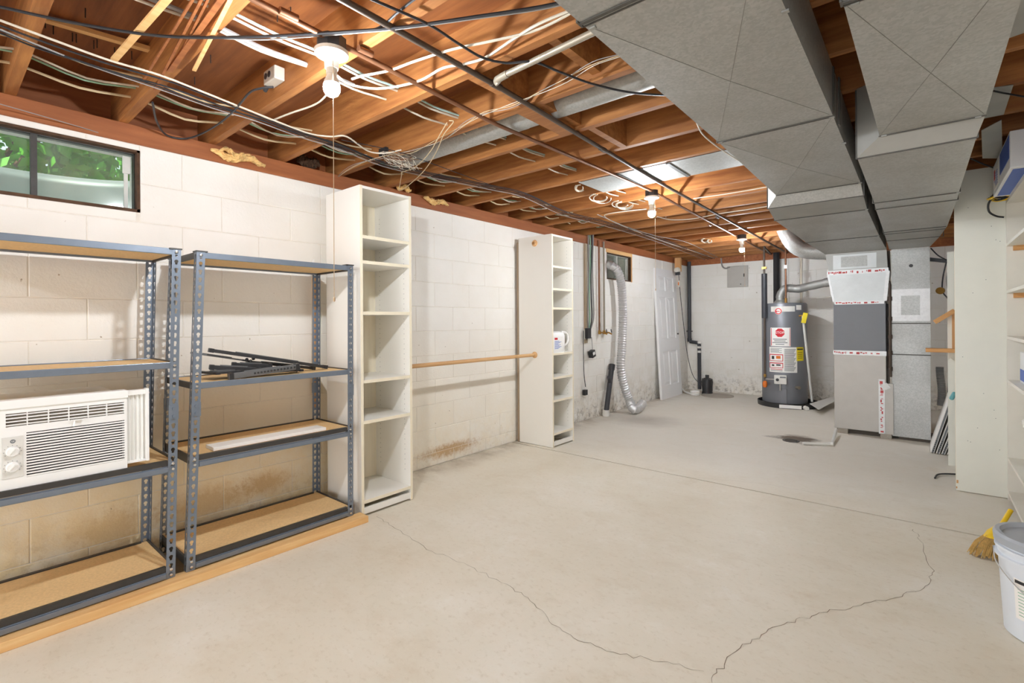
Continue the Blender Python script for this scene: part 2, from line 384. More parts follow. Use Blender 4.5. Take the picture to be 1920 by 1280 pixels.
# walls of painted block: mortar bed with each block a child piece
blk_cache = {}
def block_mesh(L, H, m):
    key = (round(L,3), round(H,3), m.name)
    if key in blk_cache: return blk_cache[key]
    c = .0028; d = .012; a, h = L/2, H/2; b = MB()       # front is +x
    v = [(0,-a+c,-h+c),(0,a-c,-h+c),(0,a-c,h-c),(0,-a+c,h-c),(-c,-a,-h),(-c,a,-h),(-c,a,h),(-c,-a,h),(-d,-a,-h),(-d,a,-h),(-d,a,h),(-d,-a,h)]
    f = [(0,1,2,3)] + [(i, 4+i, 4+(i+1)%4, (i+1)%4) for i in range(4)] + [(4+i, 8+i, 8+(i+1)%4, 4+(i+1)%4) for i in range(4)]
    b.add(v, f); me = b.mesh('block'); me.materials.append(m); blk_cache[key] = me; return me
def block_wall(parent, s0, s1, place, hole, split):
    """running bond of 406 x 203 blocks; place(s) gives the point and the turn for a position along the wall"""
    L = .4064; z = -.098; row = 0; J = .0030
    while z < ZB - .02:
        z0 = max(z, 0.); z1 = min(z + .2032, ZB); off = (.30 if row % 2 else .507); s = s0 - L + ((off - s0) % L)
        while s < s1:
            a, b = max(s, s0), min(s + L, s1)
            parts = [(a, b, z0, z1)]
            for h in hole:
                out = []
                for (p, q, e, g) in parts:
                    if q <= h[0] or p >= h[1] or g <= h[2] or e >= h[3]: out.append((p, q, e, g)); continue
                    if p < h[0]: out.append((p, h[0], e, g))
                    if q > h[1]: out.append((h[1], q, e, g))
                    pp, qq = max(p, h[0]), min(q, h[1])
                    if e < h[2]: out.append((pp, qq, e, h[2]))
                    if g > h[3]: out.append((pp, qq, h[3], g))
                parts = out
            for (p, q, e, g) in parts:
                if q - p < .04 or g - e < .015: continue
                o = bpy.data.objects.new('block', block_mesh(q-p-J, g-e-J, split((p+q)/2))); COL.objects.link(o); o.parent = parent
                loc, rz = place((p+q)/2); o.location = Vector((loc[0], loc[1], (e+g)/2)) - WLOC[parent.name]; o.rotation_euler = (0, 0, rz)
            s += L
        z += .2032; row += 1
def holed(b, y0, y1, holes, x0, x1):
    ys = [y0] + [q for h in holes for q in h[:2]] + [y1]
    for i in range(0, len(ys), 2): b.box(x0, x1, ys[i], ys[i+1], -.05, ZB)
    for h in holes: b.box(x0, x1, h[0], h[1], -.05, h[2]); b.box(x0, x1, h[0], h[1], h[3], ZB)
b = MB(); holed(b, YF, YB+.2, [WALLN, WALLF], -.20, -.0028)
wl = struct(b.build('wall_left', M['mortar']))
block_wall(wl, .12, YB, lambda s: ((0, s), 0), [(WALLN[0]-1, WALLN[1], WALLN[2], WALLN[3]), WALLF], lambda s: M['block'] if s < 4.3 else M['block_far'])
wb_ = struct(MB().box(0, XR+.2, YB+.0028, YB+.2, -.05, ZB).build('wall_back', M['mortar']))
block_wall(wb_, 0., XR, lambda s: ((s, YB), -PI/2), [], lambda s: M['block_far'])
wr = struct(MB().box(XR, XR+.2, YF, YB, -.05, ZB).build('wall_right', M['mortar']))
wf = struct(MB().box(-.2, XR+.2, YF-.2, YF, -.05, ZB+.4).build('wall_front', M['mortar']))

# sill plates on top of the walls
def plate(n, *a):
    return struct(MB().box(*a).build(n, M['sill'], None, bevel=.003))
plate('trim_1', -.16, .012, YF, YB, ZB, ZJ)
struct(MB().box(-.16, XR, YB-.012, YB+.16, ZB, ZJ).build('trim_2', M['sill']))
struct(MB().box(XR-.02, XR+.16, YF, YB, ZB, ZJ).build('trim_3', M['sill']))
struct(MB().box(-.22, -.16, YF, YB+.2, ZB, ZJ+JH).build('trim_4', M['sill']))            # rim boards
struct(MB().box(XR+.1, XR+.16, YF, YB, ZB, ZJ+JH).build('trim_5', M['sill']))

struct(MB().box(-.22, XR+.2, YB+.16, YB+.22, ZB, ZJ+JH).build('trim_8', M['sill']))
struct(MB().box(-.16, XR+.1, YB+.02, YB+.058, ZJ, ZJ+JH).build('trim_9', M['sill']))
# ceiling: subfloor boards over joists at 406 mm
ce = struct(MB().box(-.22, XR+.2, YF-.2, YB+.2, ZJ+JH+.019, ZJ+JH+.05).build('ceiling', M['subfloor']))
x = -.22; i = 0
while x < XR+.1:                                         # plywood sheets
    w = min(1.22, XR+.2-x); b = MB().box(x+.002, x+w-.002, YF-.2, YB+.2, ZJ+JH, ZJ+JH+.019); b.build('sheet', M['subfloor'], ce); x += w
jb = MB().box(-.16, XR+.1, -.019, .019, 0, JH); jm = None
for k in range(-10, 20):
    y = .671 + .4064*k - .019
    if jm is None:
        o = jb.build('joist', M['joist'], ce); jm = o.data
        me = bpy.data.meshes.new('joist'); me.from_pydata(jb.v, [], jb.f); me.materials.append(M['joist']); o.data = me; jm = me
    else: o = bpy.data.objects.new('joist', jm); COL.objects.link(o); o.parent = ce
    o.location = Vector((0, y, ZJ)) - WLOC[ce.name]
def jy(k): return .671 + .4064*k                          # far face of joist k
def blocking(k, x0, x1, z0=ZJ, z1=ZJ+.17):
    MB().box(x0, x1, jy(k)+.001, jy(k+1)-.039, z0, z1).build('blocking', M['joist'], ce)
blocking(2, 1.66, 1.70); blocking(3, 1.60, 1.70, ZJ, ZJ+.04); blocking(3, 1.70, 1.74, ZJ+.02)
blocking(4, 1.76, 1.80); blocking(2, 2.05, 2.09, ZJ+.03)
for (u, v) in ((85,40),(100,52),(136,66),(143,68),(176,80),(182,78),(215,93),(247,100),(380,40),(395,107),(545,18),(160,20),(365,148),(520,28)):   # nails through the subfloor
    p = P(u, v, z=ZJ+JH-.01); MB().cyl(p+Vector((0,0,.012)), p-Vector((0,0,.028)), .0022, 6).build('nail', M['steel_dark'], ce)

# ---- windows
def window(n, W, steel, latch_white):
    y0, y1, z0, z1 = W; xf = -.06
    r = bpy.data.objects.new(n, None); COL.objects.link(r); r.location = (xf, (y0+y1)/2, z0); WLOC[r.name] = Vector(r.location); struct(r)
    fr = MB(); w = .016
    fr.box(xf-.03, xf+.02, y0, y1, z0, z0+w*1.3).box(xf-.03, xf+.02, y0, y1, z1-w, z1).box(xf-.03, xf+.02, y0, y0+w, z0, z1).box(xf-.03, xf+.02, y1-w, y1, z0, z1)
    fr.build('window_frame', steel, r)
    rv = MB(); rv.box(xf+.02, -.001, y0, y1, z0-.002, z0+.014).box(xf+.02, -.001, y1-.012, y1+.001, z0, z1).box(xf+.02, -.001, y0, y1, z1-.012, z1).box(xf+.02, -.001, y0-.001, y0+.012, z0, z1)
    rv.build('reveal', M['rotten'], r)
    ym = (y0+y1)/2 if n != 'window_1' else .325
    MB().box(xf-.015, xf+.025, ym-.011, ym+.011, z0+w, z1-w).build('mullion', steel, r)
    MB().box(xf-.004, xf, y0+w, ym-.011, z0+w, z1-w).build('pane', M['glass'], r)
    MB().box(xf-.004, xf, ym+.011, y1-w, z0+w, z1-w).build('pane', M['glass'], r)
    MB().box(xf, xf+.012, y1-.062, y1-.028, z1-.12, z1-.03).build('latch', latch_white, r, bevel=.003)
    MB().box(xf, xf+.008, y1-.056, y1-.040, z0+w, z1-.12).build('vent_strip', latch_white, r)
    return r
window('window_1', WALLN, M['window_steel'], M['window_white'])
window('window_2', WALLF, M['window_white'], M['window_white'])
struct(MB().box(-.055, .006, WALLF[0]-.02, WALLF[1]+.03, 2.085, 2.133).build('trim_6', M['lumber_y']))
struct(MB().box(-.05, .004, WALLF[1], WALLF[1]+.028, 1.735, 2.085).build('trim_7', M['lumber_z']))

# ---- what the windows look out on: galvanised wells, soil, a leafy shrub
def well(cy, R, ztop, label):
    b = MB(); n = 26; H = 1.45
    for i in range(n+1):
        q = PI*i/n; rr = R*(1+.0)
        for j in range(13):
            z = H + (ztop-H)*j/12; k = R + .008*math.cos(j*PI)
            b.v.append((-.2 - k*math.sin(q)*.85, cy - k*math.cos(q), z))
    b.f = [(i*13+j, (i+1)*13+j, (i+1)*13+j+1, i*13+j+1) for i in range(n) for j in range(12)]
    o = b.build('window_well', M['well'], None, True); s = o.modifiers.new('solid', 'SOLIDIFY'); s.thickness = .003
    return tag(o, label, 'window well')
well(.32, .60, 2.06, 'curved galvanised window well outside the near window')
well(6.0, .50, 2.30, 'dark soil-filled window well outside the far window')
b = MB(); nn = 16
for i in range(nn+1):
    q = PI*i/nn; b.v += [(-.203-.39*math.sin(q), 6.0-.46*math.cos(q), 1.46), (-.203-.39*math.sin(q), 6.0-.46*math.cos(q), 2.20)]
b.f = [(2*i,2*i+2,2*i+3,2*i+1) for i in range(nn)] + [(0,1,2*nn+1,2*nn), tuple(2*i+1 for i in range(nn+1))]
b.build('soil_bank', M['soil'])
so_ = bpy.data.objects['soil_bank']; tag(so_, 'dark soil heaped against the far window glass', 'soil')
gd = MB().box(-14, -.76, -8, 16, 1.3, 1.62).build('ground', M['soil']); struct(gd)
def shrub(cx, cy, cz, rx, ry, rz, n, label):
    t = thing('shrub', label, 'shrub', (cx, cy, 1.6)); b = MB(); rnd = random.Random(int(cy*100)+5)
    for i in range(n):
        a = rnd.uniform(0, 2*PI); e = math.acos(rnd.uniform(-1, 1)); r = rnd.uniform(.55, 1)**.5
        c = Vector((cx+rx*r*math.sin(e)*math.cos(a), cy+ry*r*math.sin(e)*math.sin(a), cz+rz*r*math.cos(e)))
        s = rnd.uniform(.04, .075); u = Vector((rnd.gauss(0,1), rnd.gauss(0,1), rnd.gauss(0,1))).normalized(); w = u.orthogonal().normalized()
        b.add([c-u*s, c+w*s*.5+u*s*.1, c+u*s, c-w*s*.5+u*s*.1], [(0,1,2,3)])
    l = b.build('foliage', M['leaf'], t); l['kind'] = 'stuff'
    st = MB()
    for k in range(7):
        a = k*.9; st.tube([(cx, cy, 1.6), (cx+.3*rx*math.cos(a), cy+.3*ry*math.sin(a), cz-.2*rz), (cx+.6*rx*math.cos(a), cy+.6*ry*math.sin(a), cz+.3*rz)], [.03,.02,.008], 6)
    st.build('stem', M['rotten'], t)
shrub(-2.3, .1, 2.55, 1.1, 1.0, 1.0, 7000, 'bright green leafy shrub seen through the left pane of the near window')
shrub(-2.6, 2.15, 2.6, 1.1, 1.0, 1.0, 4600, 'green leafy shrub behind the right pane of the near window')
shrub(-5.2, 1.0, 3.0, 1.3, 2.6, 1.7, 7000, 'dense green hedge farther out behind the shrubs outside the near window')

# ================================================================== DUCTS, FURNACE
ZD = 2.222
def duct_section(name, parent, a, b_, crease=.006, m='galv', top=ZD):
    """a, b_ = (y, x left, x right, z bottom): one sheet-metal length with a cross-broken underside"""
    ya, la, ra, za = a; yb, lb, rb, zb = b_; b = MB()
    c = ((la+ra+lb+rb)/4, (ya+yb)/2, (za+zb)/2 - crease)
    v = [(la,ya,za),(ra,ya,za),(rb,yb,zb),(lb,yb,zb),(la,ya,top),(ra,ya,top),(rb,yb,top),(lb,yb,top), c]
    f = [(4,5,6,7),(0,1,5,4),(1,2,6,5),(2,3,7,6),(3,0,4,7),(1,0,8),(2,1,8),(3,2,8),(0,3,8)]
    if crease >= .007:
        o = None
        for (i, j) in ((0,2),(1,3)):
            d0 = Vector(v[i]); d1 = Vector(v[j]); cc = Vector(c)
            for e in (d0, d1): MB().bar(e.lerp(cc,.04)-Vector((0,0,.0006)), cc-Vector((0,0,.0006)), .0014, .0006).build('crease', M['crease'], parent)
    if crease == 0: f = f[:5] + [(0,3,2,1)]; v = v[:8]
    return b.add(v, f).build(name, M[m], parent)
def cleat(parent, y, xl, xr, z, w=.012, side=True, m='galv_dull', lip=.03):
    b = MB().box(xl-.003, xr+.003, y-w*.35, y+w*.35, z-.0045, z-.0002)
    if side: b.box(xr+.0005, xr+.006, y-w, y+w, z-.004, ZD-.005).box(xl-.006, xl-.0005, y-w, y+w, z-.004, ZD-.005)
    b.build('drive_cleat', M['seam'], parent)
    MB().box(xl, xr, y+w, y+w+.003, z-.004, z+.0005).build('seam', M['seam'], parent)
def tab(parent, x, y, z): MB().box(x-.014, x+.004, y-.004, y+.008, z-.006, z-.001).build('cleat_tab', M['galv_dull'], parent)

A = thing('supply_duct', 'wide galvanised supply duct running from the ceiling to the top of the furnace', 'duct', (2.63, 3.6, 1.9))
za = 2.022; xl, xr = 2.418, 2.865
duct_section('duct_section', A, (-.6, xl, xr, za), (1.165, xl, xr, za))
duct_section('duct_section', A, (1.168, xl, xr, za), (2.355, xl-.002, xr-.002, za), .011)
duct_section('duct_section', A, (2.358, xl-.002, xr-.002, za), (3.625, 2.395, 2.852, za), .013)
duct_section('transition', A, (3.626, 2.395, 2.852, za), (3.665, 2.335, 2.862, 1.952), 0)
duct_section('duct_section', A, (3.666, 2.335, 2.862, 1.952), (4.15, 2.277, 2.846, 1.952), .002, 'galv_dull')
duct_section('duct_section', A, (4.153, 2.277, 2.846, 1.952), (5.52, 2.262, 2.834, 1.950))
duct_section('duct_section', A, (5.523, 2.262, 2.834, 1.950), (6.19, 2.335, 2.857, 1.893), .002)
cleat(A, 1.166, xl, xr, za, .016); cleat(A, 2.356, xl-.002, xr-.002, za, .008); cleat(A, 3.622, 2.395, 2.852, za, .006, False)
cleat(A, 3.67, 2.335, 2.862, 1.952, .006); cleat(A, 4.15, 2.277, 2.846, 1.952, .006); cleat(A, 5.52, 2.262, 2.834, 1.95, .008)
for (x, y, z) in ((2.868,1.47,za),(2.44,1.2,za),(2.864,2.36,za),(2.864,2.75,za),(2.856,3.62,za),(2.850,4.14,1.952),(2.838,5.5,1.95),(2.43,2.36,za)): tab(A, x, y, z)
MB().box(2.868, 2.874, 2.47, 2.50, za-.004, ZD-.004).build('drive_cleat', M['seam'], A)

Bd = thing('return_duct', 'galvanised return duct beside the supply duct, dropping to the floor right of the furnace', 'duct', (3.1, 4.0, 1.88))
zb = 1.978
duct_section('duct_section', Bd, (-.6, 2.992, 3.327, zb), (1.45, 2.992, 3.327, zb))
duct_section('duct_section', Bd, (1.453, 2.992, 3.327, zb), (2.612, 3.000, 3.326, zb), .007)
duct_section('transition', Bd, (2.613, 3.000, 3.326, zb), (2.664, 2.917, 3.304, 1.916), 0, 'galv_dull')
duct_section('duct_section', Bd, (2.665, 2.917, 3.304, 1.916), (3.765, 2.910, 3.297, 1.916), .0069)
duct_section('duct_section', Bd, (3.768, 2.910, 3.297, 1.916), (3.99, 2.903, 3.298, 1.916), .001)
duct_section('duct_section', Bd, (3.993, 2.903, 3.298, 1.916), (5.08, 2.892, 3.283, 1.914), .006)
duct_section('duct_section', Bd, (5.083, 2.892, 3.283, 1.914), (5.62, 2.885, 3.25, 1.908), .002, 'galv_dull')
duct_section('duct_section', Bd, (5.623, 2.885, 3.25, 1.908), (6.195, 2.878, 3.19, 1.890), .002)
cleat(Bd, 1.451, 2.992, 3.327, zb, .014); cleat(Bd, 2.61, 3.0, 3.326, zb, .006, False); cleat(Bd, 2.668, 2.917, 3.304, 1.916, .006)
for y in (3.766, 3.991): cleat(Bd, y, 2.905, 3.298, 1.916, .006)
for y, z in ((5.08,1.914),(5.2,1.913),(5.62,1.908)): cleat(Bd, y, 2.888, 3.27, z, .006)
for (x, y, z) in ((3.02,1.47,zb),(3.02,2.61,zb),(3.31,2.61,zb),(3.30,2.68,1.916),(3.30,3.76,1.916),(3.30,4.0,1.916)): tab(Bd, x, y, z)
RL, RR = 2.893, 3.187; yr = 6.20
MB().box(RL, RR, yr, yr+.5, .03, .842).build('drop_lower', M['galv'], Bd)
MB().box(RL-.002, RR+.002, yr-.003, yr+.5, .848, 1.150).build('drop_middle', M['galv'], Bd)
MB().box(RL, RR, yr, yr+.5, 1.156, 1.89).build('drop_upper', M['galv'], Bd)
MB().box(RL-.004, RR+.004, yr-.006, yr, .840, .850).build('seam', M['seam'], Bd); MB().box(RL-.004, RR+.004, yr-.008, yr, 1.148, 1.158).build('seam', M['seam'], Bd)
MB().box(RL+.05, RR+.02, yr+.02, yr+.4, 0, .03).build('drop_foot', M['gap'], Bd)
MB().box(RL+.006, RR-.006, yr-.004, yr-.0005, 1.175, 1.475).build('foil_patch', M['foil'], Bd)
MB().box(RL+.075, RR-.075, yr-.007, yr-.0045, 1.235, 1.425).build('access_plate', M['galv'], Bd)
for z in (1.178, 1.455): MB().box(RL-.004, RR+.002, yr-.009, yr-.0045, z, z+.035).build('tape', M['foil'], Bd)
for x in (RL-.002, RR-.052): MB().box(x, x+.052, yr-.0095, yr-.0045, 1.18, 1.485).build('tape', M['foil'], Bd)
p = P(1708, 498, y=yr-.001); MB().cyl(p, p+Vector((0,-.006,0)), .016, 16).build('plug', M['black_plastic'], Bd)

# furnace
F = thing('furnace', 'tall grey upright furnace with red-printed foil tape standing on small blocks', 'furnace', (2.63, 6.5, 0))
fx0, fx1, fy = 2.405, 2.848, 6.19
MB().box(fx0, fx1, fy, fy+.72, .866, 1.362).build('upper_cabinet', M['furnace_dark'], F, bevel=.004)
MB().box(fx0+.003, fx1, fy-.002, fy+.72, .05, .866).build('lower_cabinet', M['furnace_light'], F, bevel=.004)
def tape_marks(parent, pos, xd, zd, L, h, seed):
    """runs of small red marks printed along a strip of foil tape"""
    rnd = random.Random(seed); b = MB(); pos = Vector(pos); xd = Vector(xd); zd = Vector(zd); x = -L/2
    while x < L/2 - .02:
        w = rnd.choice((.006,.010,.016,.028)); hh = h*rnd.choice((.25,.35,.5)); c = rnd.uniform(-.12,.12)*h
        b.add([pos+xd*x+zd*(c-hh/2), pos+xd*(x+w)+zd*(c-hh/2), pos+xd*(x+w)+zd*(c+hh/2), pos+xd*x+zd*(c+hh/2)], [(0,1,2,3)]); x += w + rnd.choice((.004,.006,.03))
    return b.build('tape_print', M['tape_red'], parent)
def furnace_tape(x0, x1, z0, z1, y, n=3):
    t = MB().box(x0, x1, y-.003, y, z0, z1).build('tape', M['foil'], F)
    tape_marks(t, ((x0+x1)/2, y-.0036, (z0+z1)/2), (1,0,0), (0,0,1), x1-x0-.02, z1-z0, int(z0*100))
furnace_tape(fx0-.004, fx1+.004, .826, .872, fy-.004)
furnace_tape(fx0+.012, fx1-.012, 1.352, 1.386, fy-.004)
# plenum: foil transition and sheet-metal box
b = MB().add([(fx0+.008,fy,1.37),(fx1-.008,fy,1.37),(2.866,fy-.002,1.70),(2.358,fy-.002,1.70),(fx0+.01,fy+.6,1.37),(fx1-.01,fy+.6,1.37),(2.866,fy+.65,1.70),(2.358,fy+.65,1.70)],
             [(0,1,2,3),(1,5,6,2),(5,4,7,6),(4,0,3,7)]); b.build('foil_transition', M['foil_sheet'], F)
furnace_tape(2.352, 2.872, 1.665, 1.712, fy-.006)
MB().bar((fx1-.006,fy-.004,1.38),(2.868,fy-.005,1.68),.03,.004,(0,1,0)).build('tape', M['foil'], F)
MB().bar((fx0+.006,fy-.004,1.38),(2.358,fy-.005,1.68),.02,.004,(0,1,0)).build('tape', M['foil'], F)
b = MB().add([(2.362,fy,1.705),(2.866,fy,1.705),(2.857,fy,1.892),(2.335,fy,1.892),(2.36,fy+.65,1.705),(2.866,fy+.65,1.705),(2.857,fy+.65,1.95),(2.335,fy+.65,1.95)],
             [(0,1,2,3),(1,5,6,2),(5,4,7,6),(4,0,3,7)]); b.build('plenum', M['galv_dull'], F)
MB().box(2.405, 2.775, fy-.004, fy-.001, 1.722, 1.872).build('access_patch', M['foil_sheet'], F)
MB().box(2.475, 2.70, fy-.007, fy-.004, 1.742, 1.852).build('access_plate', M['galv'], F)
# side cover with a vertical strip of tape, foot blocks
MB().box(fx1-.01, fx1+.055, fy-.012, fy+.02, .045, .55).build('side_cover', M['furnace_light'], F)
t = MB().box(fx1-.062, fx1-.012, fy-.006, fy-.002, .04, .59).build('tape', M['foil'], F)
tape_marks(t, (fx1-.037, fy-.0066, .315), (0,0,1), (-1,0,0), .52, .05, 5)
MB().bar((fx1-.035,fy-.008,.5),(fx1+.02,fy-.016,.535),.06,.004,(0,1,0)).build('tape', M['foil'], F)
MB().box(fx0+.03, fx0+.12, fy-.005, fy+.1, 0, .05).build('foot_block', M['cinder'], F); MB().box(fx1-.05, fx1+.04, fy-.01, fy+.1, 0, .044).build('foot_block', M['cinder'], F)
MB().box(fx0+.02, fx1-.02, fy+.05, fy+.6, .002, .05).build('base_tray', M['gap'], F)
# gas line in the gap right of the furnace
g = MB(); gx = fx1+.022
g.tube([(gx-.012,fy+.06,1.56),(gx+.006,fy+.01,1.57),(gx+.012,fy-.006,1.54),(gx+.012,fy-.006,.62)], .012, 8)
for z in (1.40,1.2,1.02,.86,.70): g.cyl((gx+.012,fy-.006,z-.02),(gx+.012,fy-.006,z+.02),.018,8)
tag(g.build('gas_pipe', M['pipe_iron'], None, True), 'thin dark gas pipe in the gap between furnace and return duct', 'pipe')
# condensate pipe and drain grate
d = MB(); q = [P(1568,805,z=.06), P(1560,832,z=.02), P(1505,831,z=.014)]; d.tube(q, .0135, 10)
d.cyl(q[1]+Vector((-.03,0,0)), q[1]+Vector((.012,.0,.0)), .017, 10)
tag(d.build('condensate_pipe', M['white_plastic2'], None, True), 'white plastic drain pipe on the floor at the corner of the furnace', 'pipe')
dp = P(1483, 826, z=0)
t = thing('floor_drain', 'small dark floor drain in a brown stain left of the furnace', 'drain', dp)
MB().lathe([(.075,.0),(.075,.004),(.06,.004),(.055,.001)], dp, 24).build('rim', M['steel_dark'], t)
b = MB()
for i in range(-3, 4): b.box(dp.x-.05, dp.x+.05, dp.y+i*.014-.004, dp.y+i*.014+.004, 0, .004)
b.build('grate', M['gap'], t)

# round branch duct bending off the supply duct towards the joists, flue of the water heater
b = MB(); pts = smoothline([P(1466,410,y=6.5), P(1474,434,y=6.5), P(1489,458,y=6.52), P(1512,470,y=6.56), P(1562,472,y=6.6)], 6)
n = len(pts); rr = [.088*(1+.02*(i % 2)) for i in range(n)]
b.tube(pts, rr, 20); tag(b.build('branch_duct', M['galv'], None, True), 'round galvanised elbow curving from the supply duct up into the joists', 'duct')

# ================================================================== STEEL SHELVING
KH = .0375
def keyhole_r(q):
    c, s = math.cos(q), math.sin(q); r = .0082
    if s < 0:
        t = min(.0048/max(abs(c),1e-5), .0155/max(abs(s),1e-5)); r = max(r, t)
    return r
def flange(b, o, du, dv, nrm, w, n, th=.0018):
    """perforated strip: o = lower corner, du across (unit), dv up (unit), n cells"""
    ang = sorted([2*PI*i/20 for i in range(20)] + [math.atan2(sy*KH/2 - .002, sx*w/2) % (2*PI) for sx in (-1,1) for sy in (-1,1)])
    ang = sorted(set(round(a, 6) for a in ang)); m = len(ang)
    for k in range(n):
        cu, cv = w/2, (k+.5)*KH; hole = []; rect = []
        for a in ang:
            c, s = math.cos(a), math.sin(a); r = keyhole_r(a); hole.append((cu + r*c, cv + .002 + r*s))
            ty = ((KH/2 - .002) if s > 0 else (KH/2 + .002)) / max(abs(s), 1e-6); t = min(w/2/max(abs(c),1e-6), ty); rect.append((cu + t*c, cv + .002 + t*s))
        vs = []
        for off in (0, -th):
            vs += [o + du*p + dv*q + nrm*off for p, q in hole] + [o + du*p + dv*q + nrm*off for p, q in rect]
        fs = []
        for i in range(m):
            j = (i+1) % m
            fs += [(i, m+i, m+j, j), (2*m+j, 3*m+j, 3*m+i, 2*m+i), (i, j, 2*m+j, 2*m+i)]
        b.add(vs, fs)
def post(name, parent, base, topp, sx, sy):
    """L-shaped upright; base/topp = outer corner, sx/sy = directions in which the two flanges run (x for the side, y for the front)"""
    base = Vector(base); topp = Vector(topp); dv = (topp-base); L = dv.length; dv.normalize(); n = int(L/KH); w = .036; b = MB()
    flange(b, base, Vector((0,sy,0)), dv, Vector((-sx,0,0)), w, n); flange(b, base, Vector((sx,0,0)), dv, Vector((0,-sy,0)), w, n)
    o = b.build(name, M['steel'], parent)
    top = base + dv*n*KH
    MB().box(min(top.x,top.x+sx*.04)-.003, max(top.x,top.x+sx*.04)+.003, min(top.y,top.y+sy*.042)-.004, max(top.y,top.y+sy*.042)+.004, top.z, top.z+.006).build('post_cap', M['steel_dark'], o)
    # splice bracket where the upright is jointed
    mid = base + dv*(.50*L); s = MB()
    s.box(mid.x-sx*.0015 if sx>0 else mid.x+.0005, mid.x-.0005 if sx>0 else mid.x+.0030, min(mid.y,mid.y+sy*.037)-.001, max(mid.y,mid.y+sy*.037)+.001, mid.z-.033, mid.z+.033)
    for dz in (-.018, .016): s.cyl((mid.x-sx*.001, mid.y+sy*.018, mid.z+dz), (mid.x-sx*.007, mid.y+sy*.018, mid.z+dz), .007, 10)
    s.build('splice_plate', M['steel'], o); return o
XF, XBK = .505, .085
def shelving(label, y0t, y0b, y1t, y1b, levels):
    t = thing('steel_shelving_unit', label, 'shelf', ((XF+XBK)/2, (y0b+y1b)/2, 0), 'steel shelving units by the left wall')
    ZT = 1.548
    for (x, sx) in ((XF,-1),(XBK,1)):
        zb0 = .040 if sx < 0 else .0
        post('post', t, (x, y0b, zb0), (x, y0t, ZT), sx, 1); post('post', t, (x, y1b, zb0), (x, y1t, ZT), sx, -1)
    for (z, kind) in levels:
        f = z/ZT; a = y0b+(y0t-y0b)*f; c = y1b+(y1t-y1b)*f; hgt = .027 if kind == 'low' else .0
        bm = 'beam'
        for (x, s) in ((XF-.003,-1),(XBK+.003,1)):
            b = MB()
            if kind == 'low':        # stepped beam: rolled lip above a rounded lower rail
                lp = MB().box(min(x,x+s*.018), max(x,x+s*.018), a+.037, c-.037, z-.020, z+.004)
                b.box(min(x,x+s*.006), max(x,x+s*.006), a+.004, c-.004, z-.052, z-.022); b.box(min(x-s*.008,x), max(x-s*.008,x), a+.037, c-.037, z-.048, z-.026)
            else: b.box(min(x,x+s*.010), max(x,x+s*.010), a+.004, c-.004, z-.026, z+.003)
            o = b.build('beam', M['steel'], t, bevel=.002)
            if kind == 'low': lp.build('beam_lip', M['steel_dark'], o)
            r = MB()
            if s < 0:
                for yy in (a+.018, c-.018):
                    for dz in ((-.012,-.037) if kind == 'low' else (-.012,)):
                        r.lathe([(.0075,0),(.006,.003),(0,.0042)], (XF+.0005, yy, z+dz), 10, (1,0,0))
                r.build('rivet', M['chrome'], o)
        for yy, s in ((a+.003,1),(c-.003,-1)):
            MB().box(XBK+.006, XF-.006, min(yy,yy+s*.008), max(yy,yy+s*.008), z-.036 if kind=='low' else z-.026, z+.004).build('side_beam', M['steel_dark'], t)
        MB().box(XBK+.010, XF-.022 if kind=='low' else XF-.012, a+.013, c-.013, z-.016, z-.002).build('shelf_board', M['particle'], t)
    return t
shelving('blue-grey steel shelving unit at the left edge, holding the air conditioner', -.145, -.165, .760, .728, [(1.541,'top'),(1.020,'top'),(.572,'low'),(.092,'low')])
shelving('blue-grey steel shelving unit beside the tall white bookcase, holding black metal parts', .824, .772, 1.655, 1.645, [(1.536,'top'),(.914,'top'),(.570,'low'),(.095,'low')])

# pine board lying in front of and under the posts
tag(MB().box(.472, .565, -.5, 1.70, .0, .0385).build('pine_board', M['lumber_y'], None, bevel=.003), 'long pine two-by-four lying on the floor under the steel shelving', 'board')
bo = bpy.data.objects['pine_board']; bo.rotation_euler[2] = math.radians(-.9)
# white plank on the third shelf
b = MB(); q0 = P(372,829,x=.45); q1 = P(612,791,x=.45)
b.box(.355, .458, .905, 1.50, .5695, .5865); tag(b.build('white_plank', M['white_plastic'], None, bevel=.0015), 'flat white-painted plank lying on the lower shelf beside the bookcase', 'board')
# pile of black metal parts on the middle shelf
zs = .9135
def bar_thing(name, label, p0, p1, w, h, m, holes=0, up=(0,0,1)):
    p0 = Vector(p0); p1 = Vector(p1); t = thing(name, label, 'metal bar', (p0+p1)/2 - Vector((0,0,h/2)), 'metal parts on the middle shelf')
    MB().bar(p0, p1, w, h, up).build('bar', m, t, bevel=.0015)
    d = (p1-p0); L = d.length; d.normalize(); sd = d.cross(Vector(up)).normalized(); u2 = sd.cross(d)
    MB().bar(p0+d*L*.2+u2*(h/2+.002), p0+d*L*.72+u2*(h/2+.002), w*.55, .004, up).build('rail', M['gun_metal'], t)
    for e in (p0+d*.012, p1-d*.012): MB().bar(e-d*.01, e+d*.01, w*1.25, h*1.2, up).build('end_cap', M['black_plastic'], t)
    if holes:
        b = MB()
        for i in range(holes):
            c = p0+d*L*(.32+.62*i/holes); b.bar(c-d*.009+u2*(h/2+.0045), c+d*.009+u2*(h/2+.0045), w*.5, .001, up)
        b.build('slot', M['ink'], t)
    return t
bar_thing('steel_rail', 'longest black steel rail sloping across the top of the pile', P(391,656,x=.27), P(613,688,x=.33), .028, .018, M['black_metal'])
bar_thing('steel_rail', 'grey slim rail poking out leftmost from under the long black rail', P(357,661,x=.24), P(462,676,x=.27), .012, .008, M['gun_metal'])
